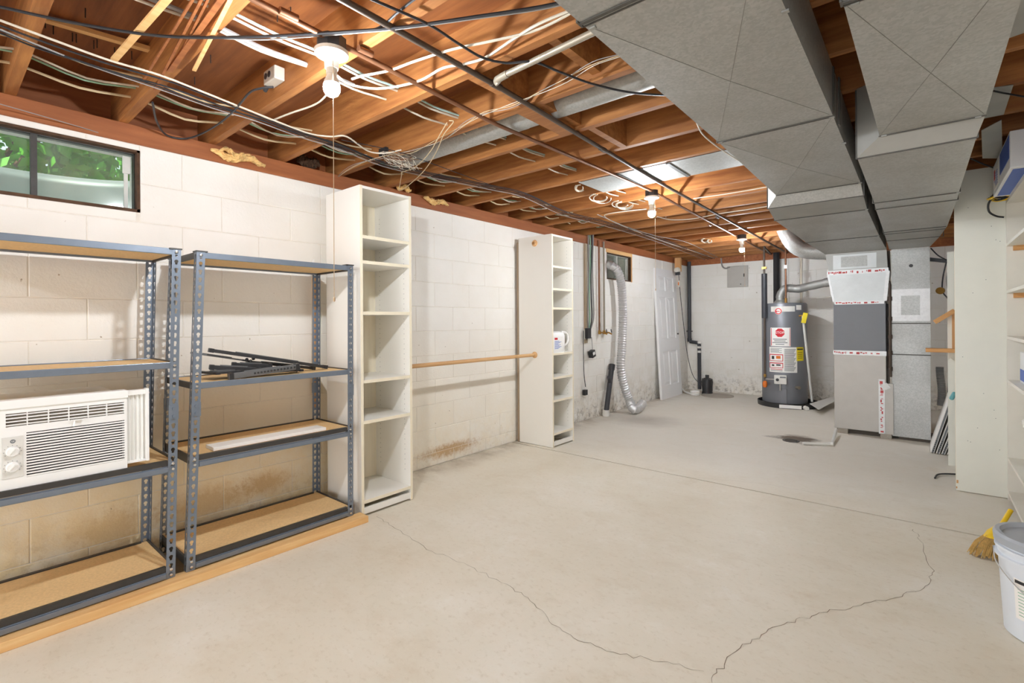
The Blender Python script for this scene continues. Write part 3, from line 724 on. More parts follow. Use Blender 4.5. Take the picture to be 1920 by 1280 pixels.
bar_thing('steel_bracket', 'dark perforated bracket lying nearest the front of the pile', P(428,706,x=.435), P(560,687,x=.42), .024, .030, M['gun_metal'], 0)
bar_thing('steel_bracket', 'flat black plate at the left end of the pile', P(388,699,x=.36), P(450,694,x=.33), .13, .010, M['black_metal'])
bar_thing('steel_tube', 'short black arm lying in the middle of the pile', P(392,688,x=.30), P(490,693,x=.35), .03, .022, M['black_metal'])
bar_thing('steel_tube', 'stubby black tube above the perforated bracket', P(434,684,x=.27), P(510,686,x=.31), .026, .026, M['black_metal'])
bar_thing('steel_plate', 'long thin black plate under the perforated bracket', P(438,701,x=.39), P(562,693,x=.375), .075, .010, M['black_metal'])
bar_thing('steel_rail', 'black flat rail lying at the back of the pile', P(462,678,x=.25), P(590,690,x=.30), .034, .016, M['black_metal'])
b = MB()
for i in range(13):
    p = P(478+i*6.2, 699.5-i*.95, x=.4425); b.lathe([(.0055,0),(.0055,.0012)], p, 8, (1,0,.1))
b.build('slot', M['ink'], bpy.data.objects['steel_bracket'])
h = MB(); 
for (u, v, x) in ((463,674,.28),(470,677,.28),(475,672,.29)):
    p = P(u, v, x=x); h.lathe([(.008,-.006),(.010,0),(.008,.006)], p, 10, (0,1,.3))
tag(h.build('clamp', M['black_plastic'], None, True), 'small black clamp perched on the short arms of the pile', 'clamp')
b = MB().tube(smoothline([P(545,689,x=.40), P(560,684,x=.41), P(562,692,x=.42), P(556,697,x=.43)], 5), .0022, 6)
tag(b.build('wire_hook', M['black_cable'], None, True), 'thin black wire loop at the right end of the perforated bracket', 'wire')

# ================================================================== AIR CONDITIONER
AC = thing('air_conditioner', 'white window air conditioner with two knobs on the left steel shelf', 'air conditioner', (.33, .36, .5725))
ax = .492; ay0, ay1, az0, az1 = .115, .557, .575, .912
MB().box(.09, ax-.05, ay0+.015, ay1-.015, az0+.006, az1-.012).build('case', M['white_plastic2'], AC, bevel=.006)
fr = MB()                                              # front frame around the vent and the louvre field
vy0, vy1, vz0, vz1 = .188, .548, .812, .862; ly0, ly1, lz0, lz1 = .245, .548, .612, .784
fr.box(ax-.05, ax, ay0, ay1, vz1, az1); fr.box(ax-.05, ax, ay0, ay1, lz1, vz0); fr.box(ax-.05, ax, ay0, ay1, az0, lz0)
fr.box(ax-.05, ax, ay0, vy0, vz0, vz1); fr.box(ax-.05, ax, vy1, ay1, vz0, vz1); fr.box(ax-.05, ax, ay0, ly0, lz0, lz1); fr.box(ax-.05, ax, ly1, ay1, lz0, lz1)
fr.build('front_panel', M['white_plastic'], AC)
MB().box(ax-.002, ax+.006, ay0, ay1+.003, .880, .9125).build('top_band', M['white_plastic'], AC, bevel=.002)
MB().box(ax-.046, ax-.034, vy0, vy1, vz0, vz1).build('vent_back', M['shadow_grey'], AC)
for i in range(4):
    z = vz0 + (i+.5)*(vz1-vz0)/4; MB().box(ax-.010, ax+.001, vy0, vy1, z-.0020, z+.0020).build('vent_bar', M['white_plastic'], AC)
for i in range(7):
    y = vy0 + i*(vy1-vy0)/6; MB().box(ax-.014, ax+.002, y-.0016, y+.0016, vz0-.003, vz1+.003).build('vent_bar', M['white_plastic'], AC)
MB().box(ax-.002, ax+.010, .372, .412, vz0-.004, vz0).build('vent_lever', M['white_plastic'], AC); MB().bar((ax+.004,.385,vz0-.003),(ax+.014,.38,vz0-.026),.005,.003).build('lever_arm', M['white_plastic'], AC)
MB().box(ax-.046, ax-.040, ly0, ly1, lz0, lz1).build('louvre_back', M['steel_dark'], AC)
for i in range(16):
    z = lz0 + (i+.5)*(lz1-lz0)/16
    MB().add([(ax-.001,ly0,z-.0042),(ax-.001,ly1,z-.0042),(ax-.001,ly1,z+.0018),(ax-.001,ly0,z+.0018),(ax-.014,ly0,z-.0070),(ax-.014,ly1,z-.0070),(ax-.014,ly1,z-.0010),(ax-.014,ly0,z-.0010)],
             [(0,1,2,3),(4,7,6,5),(0,4,5,1),(3,2,6,7),(0,3,7,4),(1,5,6,2)]).build('louvre', M['white_plastic'], AC)
MB().box(ax, ax+.0025, .178, .236, .618, .775).build('control_panel', M['white_plastic2'], AC, bevel=.001)
for z in (.719, .660):
    kn = MB().lathe([(.019,0),(.0185,.008),(.016,.012),(0,.013)], (ax+.0025,.207,z), 24, (1,0,0)).build('knob', M['white_plastic'], AC, True)
    MB().bar((ax+.015,.200,z-.009),(ax+.015,.214,z+.009),.0045,.010,(1,0,0)).build('knob_grip', M['white_plastic2'], kn)
    d = MB()
    for k in range(9):
        a = -.6+k*(PI+1.2)/8; d.box(ax+.0024, ax+.0032, .207+.0235*math.cos(a)-.0011, .207+.0235*math.cos(a)+.0011, z+.0235*math.sin(a)-.0011, z+.0235*math.sin(a)+.0011)
    d.build('dial_mark', M['grey_print'], AC)
MB().lathe([(.0075,0),(.0075,.001),(.0055,.0012),(.0055,.0006),(0,.0006)], (ax+.0025,.208,.757), 20, (1,0,0)).build('emblem', M['grey_print'], AC)
vs, fs = text_geo('GE', .0075); MB().add([(ax+.0043, .208+v.x, .757+v.y) for v in vs], fs).build('emblem_letters', M['white_plastic'], AC)
for s, (e0, e1) in ((1,(ay1+.002,.629)),(-1,(.045,ay0-.002))):
    b = MB(); n = 9
    for i in range(n+1):
        y = e0 + (e1-e0)*i/n; xx = ax-.022 + (.012 if i % 2 else 0); b.v += [(xx,y,.598),(xx,y,.888)]
    b.f = [(2*i,2*i+2,2*i+3,2*i+1) for i in range(n)]
    b.build('accordion_curtain', M['white_plastic'], AC)
    fb = MB().box(ax-.034, ax-.002, e0, e1, .888, .908).box(ax-.034, ax-.004, e0, e1, .592, .600)
    ye = e1 if s > 0 else e0; fb.box(ax-.034, ax+.004, ye-.004, ye+.006, .592, .912); fb.build('curtain_frame', M['white_plastic'], AC)

# ================================================================== BOOKCASES, CLOSET ROD
def bookcase(label, x0, x1, y0, y1, h, shelves, rawback):
    t = thing('bookcase', label, 'bookcase', ((x0+x1)/2, (y0+y1)/2, 0)); T = .018
    for y in (y0, y1-T):
        o = MB().box(x0, x1-.001, y, y+T, .004, h).build('side_panel', M['melamine'], t)
        MB().box(x1-.001, x1, y, y+T, .004, h).build('edge_band', M['melamine_edge'], o)
        pin = MB(); yy = y+T if y == y0 else y
        for xx in (x0+.06, x1-.06):
            for k in range(52):
                z = .2 + k*.034
                pin.lathe([(.0026,-.0003),(.0026,.0003)], (xx, yy, z), 6, (0,1,0))
        pin.build('pin_hole', M['grey_print'], o)
    MB().box(x0, x1-.002, y0+T, y1-T, h-T, h-.001).build('top', M['melamine'], t)
    MB().box(x0, x0+.005, y0+T, y1-T, .09, h-T).build('back', M['backboard'], t)
    for z in shelves:
        o = MB().box(x0+.006, x1-.003, y0+T+.001, y1-T-.001, z-.020, z).build('shelf', M['melamine'], t)
        MB().box(x1-.003, x1-.0015, y0+T+.001, y1-T-.001, z-.020, z).build('edge_band', M['melamine_edge'], o)
    MB().box(x1-.022, x1-.004, y0+T, y1-T, .014, .052).build('toe_kick', M['melamine'], t)
    if rawback: MB().box(x0-.030, x0-.001, y0+.004, y0+.034, .0, h-.04).build('back_cleat', M['grey_lumber'], t)
    return t
B1 = bookcase('tall white bookcase beside the steel shelving', .095, .492, 1.712, 2.105, 2.045, [1.738,1.582,1.266,.841,.589,.098], False)
B2 = bookcase('tall white bookcase holding a white jug, farther along the wall', .055, .458, 3.788, 4.150, 2.022, [1.726,1.511,1.328,.893,.666,.449,.136], True)
t = thing('closet_rod', 'round wooden closet rod spanning the two white bookcases', 'rod', (.25, 2.95, .857))
MB().cyl((.25, 2.107, .872), (.25, 3.786, .872), .016, 16).build('pole', M['dowel'], t, True)
for y, s in ((2.105,1),(3.788,-1)): MB().lathe([(.031,0),(.031,.006),(.023,.009),(.021,.022),(.0165,.022)], (.25, y+s*.0002, .872), 20, (0,s,0)).build('rod_socket', M['dowel'], t, True)
tag(MB().lathe([(.032,0),(.032,.006),(.023,.009),(.021,.022),(.012,.022),(.012,.008),(0,.008)], (.258, 3.7878, 1.952), 20, (0,-1,0)).build('rod_socket', M['dowel'], None, True), 'round wooden rod socket high on the side of the farther bookcase', 'socket')
# jug
jz = .893; J = thing('detergent_jug', 'white plastic jug with a printed label on a bookcase shelf', 'jug', (.33, 3.97, jz))
b = MB()
def rrect(cx, cy, hx, hy, r, z, n=5):
    out = []
    for (sx, sy, a0) in ((1,1,0),(-1,1,PI/2),(-1,-1,PI),(1,-1,3*PI/2)):
        for i in range(n):
            a = a0 + PI/2*i/(n-1); out.append((cx+sx*(hx-r)+r*math.cos(a), cy+sy*(hy-r)+r*math.sin(a), z))
    return out
def loft(b, rings, cap=True):
    n = len(rings[0]); k0 = len(b.v)
    for r in rings: b.v += [tuple(p) for p in r]
    for i in range(len(rings)-1):
        for k in range(n): b.f.append((k0+i*n+k, k0+i*n+(k+1)%n, k0+(i+1)*n+(k+1)%n, k0+(i+1)*n+k))
    if cap: b.f.append(tuple(k0+k for k in range(n-1,-1,-1))); b.f.append(tuple(k0+(len(rings)-1)*n+k for k in range(n)))
loft(b, [rrect(.345,3.925,.095*s,.112*s,.02*s,z) for z, s in ((jz,.94),(jz+.008,1),(jz+.165,1),(jz+.190,.92),(jz+.205,.6))])
b.build('body', M['white_plastic'], J, True)
MB().lathe([(.022,0),(.022,.026),(.018,.03),(0,.03)], (.36,3.90,jz+.205), 18).build('cap', M['white_plastic2'], J, True)
MB().tube(smoothline([(.40,4.02,jz+.198),(.41,4.08,jz+.19),(.415,4.110,jz+.16),(.415,4.105,jz+.09),(.40,4.03,jz+.05)],5), .011, 8).build('handle', M['white_plastic'], J, True)
lb = MB().box(.4402, .4408, 3.835, 3.985, jz+.03, jz+.155).build('label', M['paper'], J)
b = MB().box(.4408, .4413, 3.85, 3.90, jz+.125, jz+.145); b.build('red_mark', M['red'], lb)
b = MB()
for i in range(9): b.box(.4408, .4413, 3.85, 3.915+.06*((i*7)%5)/5, jz+.038+i*.009, jz+.042+i*.009)
b.build('print', M['blue_print'], lb)
# stick leaning behind the shelving
tag(MB().bar((.03,1.668,.62),(.05,1.650,1.50),.03,.008,(1,0,0)).build('trim_stick', M['lumber_z'], None), 'thin brown wooden strip leaning between shelving post and bookcase', 'stick')
tag(MB().bar((.02,1.655,1.52),(.02,1.66,1.62),.012,.012,(1,0,0)).build('white_stick', M['white_plastic'], None), 'short white stick end showing above the shelving against the wall', 'stick')

# ================================================================== LAMPS
def lamp(x, y, label, string_z, box=True):
    t = thing('ceiling_lamp', label, 'lamp', (x, y, 2.0), 'bare bulb lamps along the ceiling'); z = ZJ
    MB().lathe([(.052,0),(.052,.045),(0,.045)], (x,y,z-.045), 8).build('junction_box', M['black_metal'], t)
    MB().lathe([(0,0),(.024,0),(.026,.030),(.034,.044),(.058,.050),(.060,.062),(.0,.064)], (x,y,z-.11), 28).build('holder', M['porcelain'], t, True)
    MB().lathe([(.019,0),(.019,.022),(.015,.024)], (x,y,z-.13), 20).build('collar', M['porcelain'], t, True)
    b = MB().lathe([(.0,-.056),(.012,-.054),(.022,-.047),(.0285,-.034),(.030,-.022),(.0275,-.010)], (x,y,z-.155), 18); b.build('bulb', M['bulb'], t, True)
    MB().lathe([(.0277,-.010),(.0255,.002),(.019,.014),(.0165,.026)], (x,y,z-.155), 18).build('bulb_base', M['porcelain'], t, True)
    c = MB().tube([(x+.03,y-.012,z-.095),(x+.034,y-.014,z-.14),(x+.035,y-.016,string_z)], .0013, 5); c.build('pull_string', M['string'], t)
    MB().lathe([(.0,0),(.004,.004),(.004,.016),(0,.02)], (x+.035,y-.016,string_z-.018), 8).build('string_knob', M['string'], t, True)
lamp(1.498, .949, 'nearest bare ceiling bulb with black box and long pull string', 1.29)
lamp(1.485, 3.714, 'middle bare ceiling bulb hanging in front of the sheet-metal panel', 1.45)
lamp(1.449, 6.374, 'farthest bare ceiling bulb in front of the electrical panel', 1.62)
lamp(1.50, -1.79, 'added, unseen bare ceiling bulb behind the viewpoint', 1.5)  # unseen bulb added to the row for more light

# ================================================================== PIPES UNDER THE JOISTS
zp = ZJ - .0135
def run(name, label, cat, pts, r, m, n=8, k=0, group=None):
    p = smoothline(pts, k) if k else pts
    return tag(MB().tube(p, r, n).build(name, M[m], None, True), label, cat, group)
e1 = P(1447,478,z=zp); e2 = P(1487,480,z=zp)
t = thing('copper_pipe', 'long tarnished copper pipe under the joists ending at the left of the water heater', 'pipe', (1.55, 4, zp-.012))
pp = [P(420,-30,z=zp), P(930,233,z=zp), P(1220,357,z=zp), e1]
MB().tube(pp, .0105, 10).build('tube', M['pipe_copper'], t, True)
for (u, v) in ((541,27),(685,96),(1330,422)):
    p = P(u, v, z=zp); MB().cyl(p-Vector((0,.03,0)), p+Vector((0,.03,0)), .0125, 10).build('coupling', M['pipe_copper'], t, True)
t = thing('copper_pipe', 'long dark pipe under the joists ending above the middle of the water heater', 'pipe', (1.7, 4, zp-.012))
pp = [P(575,-38,z=zp), P(930,160,z=zp), P(1220,333,z=zp), e2]
MB().tube(pp, .0115, 10).build('tube', M['pipe_iron'], t, True)
for (u, v) in ((1345,407),(930,160),(1130,280)):
    p = P(u, v, z=zp); MB().cyl(p-Vector((0,.03,0)), p+Vector((0,.03,0)), .0145, 10).build('coupling', M['pipe_iron'], t, True)
q0 = P(932,150,z=ZJ-.02); q1 = P(952,138,z=ZJ-.02); q2 = P(1180,28,z=ZJ-.02)
t = thing('steel_conduit', 'grey steel conduit crossing under a joist towards the wide duct', 'pipe', (q1+q2)/2)
MB().tube([q1, q2], .0125, 12).build('tube', M['pipe_grey'], t, True); MB().tube(smoothline([q0+Vector((0,.01,-.012)), q0, q1], 4), .015, 12).build('elbow', M['pipe_grey'], t, True)

# ================================================================== CABLES (each one a thing)
def cable(label, m, r, pts, k=6, name='cable', cat='cable'):
    return tag(MB().tube(smoothline([P(u, v, z=z) for u, v, z in pts], k), r, 6).build(name, M[m], None, True), label, cat)
z1 = ZJ-.020; z2 = ZJ-.010
cable('thick black cable sagging across the top of the near joists', 'black_cable', .0052, [(-60,2,z1),(0,13,z1),(150,45,z1),(310,68,z1),(470,69,z1),(640,60,z1),(760,50,z1),(900,30,z1),(1000,15,z1),(1075,0,z1),(1130,-14,z1)])
cable('thin grey cable following the thick black one near the top', 'grey_cable', .0028, [(420,72,z1),(500,74,z1),(640,64,z1),(760,53,z1),(900,34,z1),(1000,20,z1),(1088,2,z1)])
cable('white cable above the black cable bundle on the near left', 'white_cable', .0044, [(-40,22,z1),(0,38,z1),(100,75,z1),(205,113,z1),(300,141,z1),(400,180,z1),(520,228,z1),(580,250,z1),(620,256,z1),(650,256,z1),(690,283,z1),(722,287,z1),(752,281,z1)])
tail = [(640,272,z2),(740,309,z2),(915,346,z2),(985,362,z2),(1060,396,z2),(1135,415,z2),(1240,447,z2),(1346,487,z2)]
cable('uppermost black cable of the bundle running the length of the room', 'black_cable', .0036, [(-40,36,z1),(0,48,z1),(100,85,z1),(210,122,z1),(330,157,z1),(450,205,z1),(560,246,z1)] + tail)
cable('second black cable of the long bundle', 'black_cable', .0036, [(-40,46,z1),(0,57,z1),(100,97,z1),(210,134,z1),(330,168,z1),(450,212,z1),(560,249,z1)] + [(u+2, v+3, z) for u, v, z in tail])
cable('third black cable of the long bundle', 'black_cable', .0034, [(-40,50,z1),(0,62,z1),(70,90,z1),(160,119,z1),(290,160,z1),(400,199,z1),(480,221,z1),(560,252,z1)] + [(u+1, v+6, z) for u, v, z in tail])
cable('lowest grey cable of the long bundle', 'grey_cable', .0030, [(-30,46,z1),(0,55,z1),(70,84,z1),(180,127,z1),(290,164,z1),(400,203,z1),(480,227,z1),(560,256,z1)] + [(u-3, v+8, z-.004) for u, v, z in tail])
cable('thin black cable splitting off right from the bundle near the first bookcase', 'black_cable', .0024, [(640,262,z1),(740,283,z1),(800,303,z1),(860,325,z1),(915,345,z1)])
cable('pale grey cable beside the far end of the bundle', 'grey_cable', .0034, [(1120,402,z2),(1175,425,z2),(1230,442,z2),(1290,455,z2),(1345,482,z2)])
cable('white cable dropping from the nearest bulb to the cable bundle', 'white_cable', .0044, [(628,150,z2),(612,178,z2),(590,196,z2),(545,212,z2),(512,225,z2)])
cable('white cable sweeping right from the nearest bulb along a joist', 'white_cable', .0052, [(632,142,z2),(655,158,z2),(700,166,z2),(745,162,z2),(790,150,z2),(830,128,z2),(870,120,z2),(910,108,z2),(960,75,z2),(1010,45,z2),(1085,14,z2),(1130,0,z2)])
cable('upper white cable arching right from the nearest bulb to the duct', 'white_cable', .0050, [(660,148,z2),(680,142,z2),(730,132,z2),(780,114,z2),(850,92,z2),(930,75,z2),(1000,58,z2),(1060,30,z2),(1100,2,z2)])
cable('black cable looping below the conduit to the wide duct', 'black_cable', .0048, [(655,-22,z1),(700,0,z1),(800,44,z1),(860,82,z1),(905,108,z1),(950,118,z1),(1000,116,z1),(1050,135,z1),(1110,157,z1),(1180,173,z1),(1250,178,z1),(1290,172,z1)])
cable('dark cable running up to the top edge behind the two pipes', 'black_cable', .0046, [(640,62,z2),(695,57,z2),(720,46,z2),(745,24,z2),(775,0,z2),(800,-16,z2)])
cable('black cord looping from the outlet box down to the left', 'black_cable', .0050, [(512,163,z1),(492,165,z1),(470,172,z1),(452,192,z1),(438,208,z1),(410,232,z1),(375,252,z1),(345,260,z1),(312,253,z1),(294,228,z1),(286,192,z1)])
for i, (m, lab) in enumerate((('white_cable','white'),('cream_cable','copper-tinted'),('grey_cable','grey'))):
    rnd = random.Random(i); pts = [(612,346),(660,316),(720,293),(770,284),(830,262),(868,234),(905,215),(960,196),(1010,170),(1060,150),(1115,121),(1160,104)]
    cable(lab + ' hair-thin wire twisted along the fourth joist', m, .0016, [(u+rnd.uniform(-5,5), v+rnd.uniform(-5,5), z1+.008) for u, v in pts], 5, 'thin_wire', 'wire')
cable('cream wire hanging in a V below the junction tangle', 'cream_cable', .0028, [(842,226,z1),(850,229,z1),(832,252,z1),(818,285,z1),(795,320,z1),(765,348,z1),(749,357,z1),(750,345,z1),(754,322,z1)], 4, 'thin_wire', 'wire')
cable('second cream wire from the joist to the junction tangle', 'cream_cable', .0028, [(838,230,z1),(824,254,z1),(806,285,z1),(780,312,z1),(756,322,z1),(752,324,z1)], 4, 'thin_wire', 'wire')
cable('thin wire stapled along the top of the left wall', 'grey_cable', .0022, [(0,195,2.15),(60,212,2.15),(150,238,2.15),(265,272,2.14),(440,310,2.14),(612,348,2.14)], 4, 'thin_wire', 'wire')
cable('white cable hanging under the joists left of the middle bulb', 'white_cable', .0042, [(1212,392,z2),(1180,395,z2),(1140,401,z2),(1135,407,z2),(1160,420,z2),(1200,436,z2),(1240,451,z2),(1285,466,z2),(1340,484,z2)])
cable('white cable running from the middle bulb right to the duct transition', 'white_cable', .0046, [(1232,406,z2),(1260,412,z2),(1300,410,z2),(1345,401,z2),(1400,393,z2),(1442,386,z2)])
cable('white cable along a joist face ending at the duct flare', 'white_cable', .0036, [(1300,372,z2),(1345,366,z2),(1395,358,z2),(1440,350,z2)])
cable('white cable edging out beside the supply duct', 'white_cable', .0040, [(1306,230,z1),(1318,252,z1),(1345,275,z1),(1372,293,z1),(1392,305,z1)])
cable('black cable crossing the gap right of the return duct', 'black_cable', .0040, [(1845,167,2.2),(1880,174,2.2),(1925,182,2.2)])
cable('short black cable near the top of the off-white panel', 'black_cable', .0040, [(1820,297,2.2),(1845,308,2.2),(1872,318,2.2)])
# cables drilled through the joists, sagging a little in each bay
def through(label, m, r, x0, x1, z, y0, y1, sag, name='joist_cable'):
    pts = []; k0 = int((y0-.671)/.4064); k1 = int((y1-.671)/.4064)
    for k in range(k0, k1+1):
        y = jy(k)-.019; f = (y-y0)/(y1-y0); x = x0+(x1-x0)*f; ph = math.sin(k*2.3+x0*30)
        pts += [Vector((x, y-.03, z)), Vector((x, y+.03, z)), Vector((x+.014*ph+(x1-x0)*.2/(y1-y0), y+.203, z-sag*(.7+.3*ph)))]
    tag(MB().tube(smoothline(pts, 3), r, 6).build(name, M[m], None, True), label, 'cable', 'cables drilled through the joists')
through('cream cable through the joists nearest over the left wall window', 'cream_cable', .0050, .46, .34, 2.315, -1.2, 6.2, .030)
through('green cable through the joists above the left wall', 'green_cable', .0046, .34, .27, 2.300, -1.2, 5.2, .035)
through('old pale cloth cable through the joists closest to the left wall', 'cream_cable', .0060, .25, .19, 2.285, -1.2, 4.6, .040)
through('white cable through the joists just inside the cream one', 'white_cable', .0046, .40, .32, 2.290, -1.2, 4.8, .045)
through('white cable through the joists beside the row of bulbs', 'white_cable', .0052, 1.28, 1.15, 2.300, -1.2, 4.9, .016)
through('pale blue-green cable through the joists beside the row of bulbs', 'cyan_cable', .0056, 1.30, 1.175, 2.312, -1.2, 3.6, .016)
through('thick grey cable through the joists left of the row of bulbs', 'grey_cable', .0085, 1.22, 1.13, 2.292, -1.2, 1.45, .010)
through('second white cable through the joists left of the row of bulbs', 'white_cable', .0050, 1.17, 1.09, 2.285, -1.2, 4.9, .020)
# coils of white cable tucked against far joists
for (u, v, w, hh, lab) in ((1128,372,22,9,'larger coil of white cable hanging below a joist'), (1168,384,20,8,'coil of white cable beside the larger coil'), (1322,451,7,4,'small far coil of white cable under the joists'), (1332,452,5,4,'tiny coil of white cable next to the small far coil'), (1085,352,10,7,'loop of dark-striped white cable by the sheet-metal panel')):
    b = MB()
    rnd = random.Random(u)
    for j in range(4):
        ox = rnd.uniform(-.35,.35)*w; st = rnd.uniform(-.5,.6)
        pts = [P(u+ox+w*math.cos(a)*.75, v+hh*math.sin(a)*(.7+.1*j)+(u-u)+ox*.25, z=z2+.01*math.sin(a)) for a in [st+(PI+1.1)*i/12 for i in range(13)]]
        b.tube(pts, .0040, 6)
    tag(b.build('cable_coil', M['white_cable'], None, True), lab, 'cable')
# junction tangle
c = P(748, 296, z=ZJ-.01); t = thing('junction_tangle', 'small black terminal box with a tangle of thin wires above the first bookcase', 'wiring', c)
MB().box(c.x-.12, c.x-.05, jy(3)-.062, jy(3)-.040, ZJ+.01, ZJ+.055).build('terminal_box', M['black_plastic'], t)
b = MB(); rnd = random.Random(3)
for i in range(26):
    p0 = Vector((c.x-.085+rnd.uniform(-.02,.02), jy(3)-.065, ZJ+.03)); p1 = c+Vector((rnd.uniform(-.10,.12), rnd.uniform(-.07,.05), rnd.uniform(-.03,.01))); p2 = c+Vector((rnd.uniform(-.02,.10), rnd.uniform(-.02,.12), rnd.uniform(-.09,-.01)))
    b.tube(smoothline([p0, p1, p2], 5), .0013, 5)
w = b.build('loose_wire', M['white_cable'], t, True); w['kind'] = 'stuff'
b = MB()
for i in range(10):
    p1 = c+Vector((rnd.uniform(-.10,.10), rnd.uniform(-.06,.05), rnd.uniform(-.03,.01))); p2 = c+Vector((rnd.uniform(-.06,.10), rnd.uniform(-.02,.10), rnd.uniform(-.08,-.01)))
    b.tube(smoothline([Vector((c.x-.085, jy(3)-.065, ZJ+.03)), p1, p2], 5), .0015, 5)
w = b.build('loose_wire', M['pipe_copper'], t, True); w['kind'] = 'stuff'
# outlet box on the second joist
c = P(523, 147, y=jy(1)-.041); t = thing('outlet_box', 'grey metal outlet box with two sockets on the side of a joist', 'outlet', c)
MB().box(c.x-.055, c.x+.055, c.y-.045, c.y+.002, c.z-.030, c.z+.030).build('box', M['box_metal'], t, bevel=.005)
MB().box(c.x-.058, c.x-.0552, c.y-.042, c.y-.002, c.z-.028, c.z+.028).build('cover', M['box_metal'], t)
for dx in (-.030, .004): MB().lathe([(.014,0),(.014,.002),(0,.002)], (c.x+dx, c.y-.045, c.z+.002), 14, (0,-1,0)).build('socket', M['black_plastic'], t)
MB().cyl((c.x-.05,c.y-.03,c.z-.03),(c.x-.075,c.y-.03,c.z-.045),.009,10).build('plug', M['black_plastic'], t)

# ================================================================== SHEET METAL IN THE JOISTS, INSULATION, STORED STICKS
t = thing('sheet_metal_panel', 'shiny sheet-metal panel closing a joist bay right of the middle bulb', 'sheet metal', (1.8, 3.3, ZJ-.003))
for (x0, x1) in ((1.18,1.50),(1.502,1.86),(1.862,2.42)): MB().box(x0, x1, 3.118, 3.492, ZJ-.003, ZJ-.0005).build('panel', M['galv'], t)
for x in (1.501, 1.861): MB().box(x-.012, x+.012, 3.118, 3.492, ZJ-.009, ZJ-.003).build('seam_strip', M['seam'], t)
b = MB().tube([(x, 2.072, 2.314) for x in (.42,.9,.905,1.5,1.505,2.1,2.105,2.44)], [.076,.076,.078,.078,.076,.076,.078,.078], 24)
tag(b.build('round_duct', M['galv'], None, True), 'long round galvanised duct lying in the bay behind the fourth joist', 'duct')
for (pts, z, th, lab) in (([(1868,80),(1925,60),(1925,-20),(1880,-20)], 2.205, .003, 'pale sheet-metal offcut right of the return duct at the top edge'),
                      ([(1840,245),(1878,225),(1880,297),(1842,297)], 2.19, .003, 'bent grey sheet-metal scrap above the off-white panel'),
                      ([(1862,165),(1900,160),(1882,215),(1845,222)], 2.21, .003, 'pale grey metal patch under the joists beside the return duct')):
    q = [P(u, v, z=z) for u, v in pts]; b = MB().hexa(q + [p+Vector((0,0,th)) for p in q]); tag(b.build('metal_sheet', M['galv_dull'], None), lab, 'sheet metal')
def tuft(u, v, x, L, H, D, lab, m='insulation'):
    c = P(u, v, x=x); b = MB(); rnd = random.Random(u); n = 22; k = 12
    for i in range(n+1):
        f = i/n; env = math.sin(PI*min(.96,max(.04,f)))**.5
        for j in range(k):
            a = 2*PI*j/k; rr = rnd.uniform(.55, 1.25)*env
            b.v.append((c.x + D/2*math.cos(a)*rr, c.y + L*(f-.5), c.z + H/2*math.sin(a)*rr + .012*math.sin(f*9+u)))
    b.f = [(i*k+j, i*k+(j+1)%k, (i+1)*k+(j+1)%k, (i+1)*k+j) for i in range(n) for j in range(k)] + [tuple(range(k)), tuple(n*k+j for j in range(k))]
    return tag(b.build('insulation_tuft', M[m], None), lab, 'insulation', 'insulation tufts on the wall plate')
tuft(448, 296, .03, .30, .05, .07, 'long yellow insulation tuft on the wall plate beside the nearest bulb string')
tuft(578, 305, -.04, .16, .09, .08, 'grey-brown insulation tuft stuffed between joists left of the first bookcase', 'rotten')
tuft(757, 352, .04, .14, .05, .06, 'yellow insulation tuft directly above the right corner of the first bookcase')
tuft(818, 378, .03, .26, .05, .06, 'yellow insulation tuft on the wall plate right of the first bookcase')
tuft(432, 285, .05, .14, .03, .05, 'small yellow insulation wad lying behind the long tuft')
def stick(name, lab, a, b_, w, h, m, za, zb):
    return tag(MB().bar(P(*a, z=za), P(*b_, z=zb), w, h).build(name, M[m], None), lab, 'stick', 'sticks stored across the joists')
stick('wooden_strip', 'pale wooden strip lying across the joists at the upper left', (322,-12), (214,112), .022, .008, 'lumber_y', ZJ-.006, ZJ-.006)
stick('wooden_strip', 'long brown lath nailed flat under the subfloor at the upper left', (85,36), (325,106), .03, .018, 'lumber_y', 2.405, 2.405)
stick('thin_rod', 'leftmost thin brown rod lying across the joists', (368,-12), (264,158), .007, .007, 'old_rod', ZJ-.008, ZJ-.016)
stick('thin_rod', 'second thin brown rod lying across the joists', (384,-14), (290,168), .008, .008, 'old_rod', ZJ-.008, ZJ-.016)
stick('thin_rod', 'short thin brown rod beside the second joist', (396,-14), (341,96), .007, .007, 'old_rod', ZJ-.006, ZJ-.010)
stick('wooden_strip', 'narrow lath ending in mid-air right of the second joist', (438,-14), (364,132), .013, .006, 'lumber_y', ZJ-.006, ZJ-.018)
stick('wooden_strip', 'dark batten tight against the second joist', (420,-10), (318,132), .018, .012, 'old_rod', ZJ-.008, ZJ-.008)

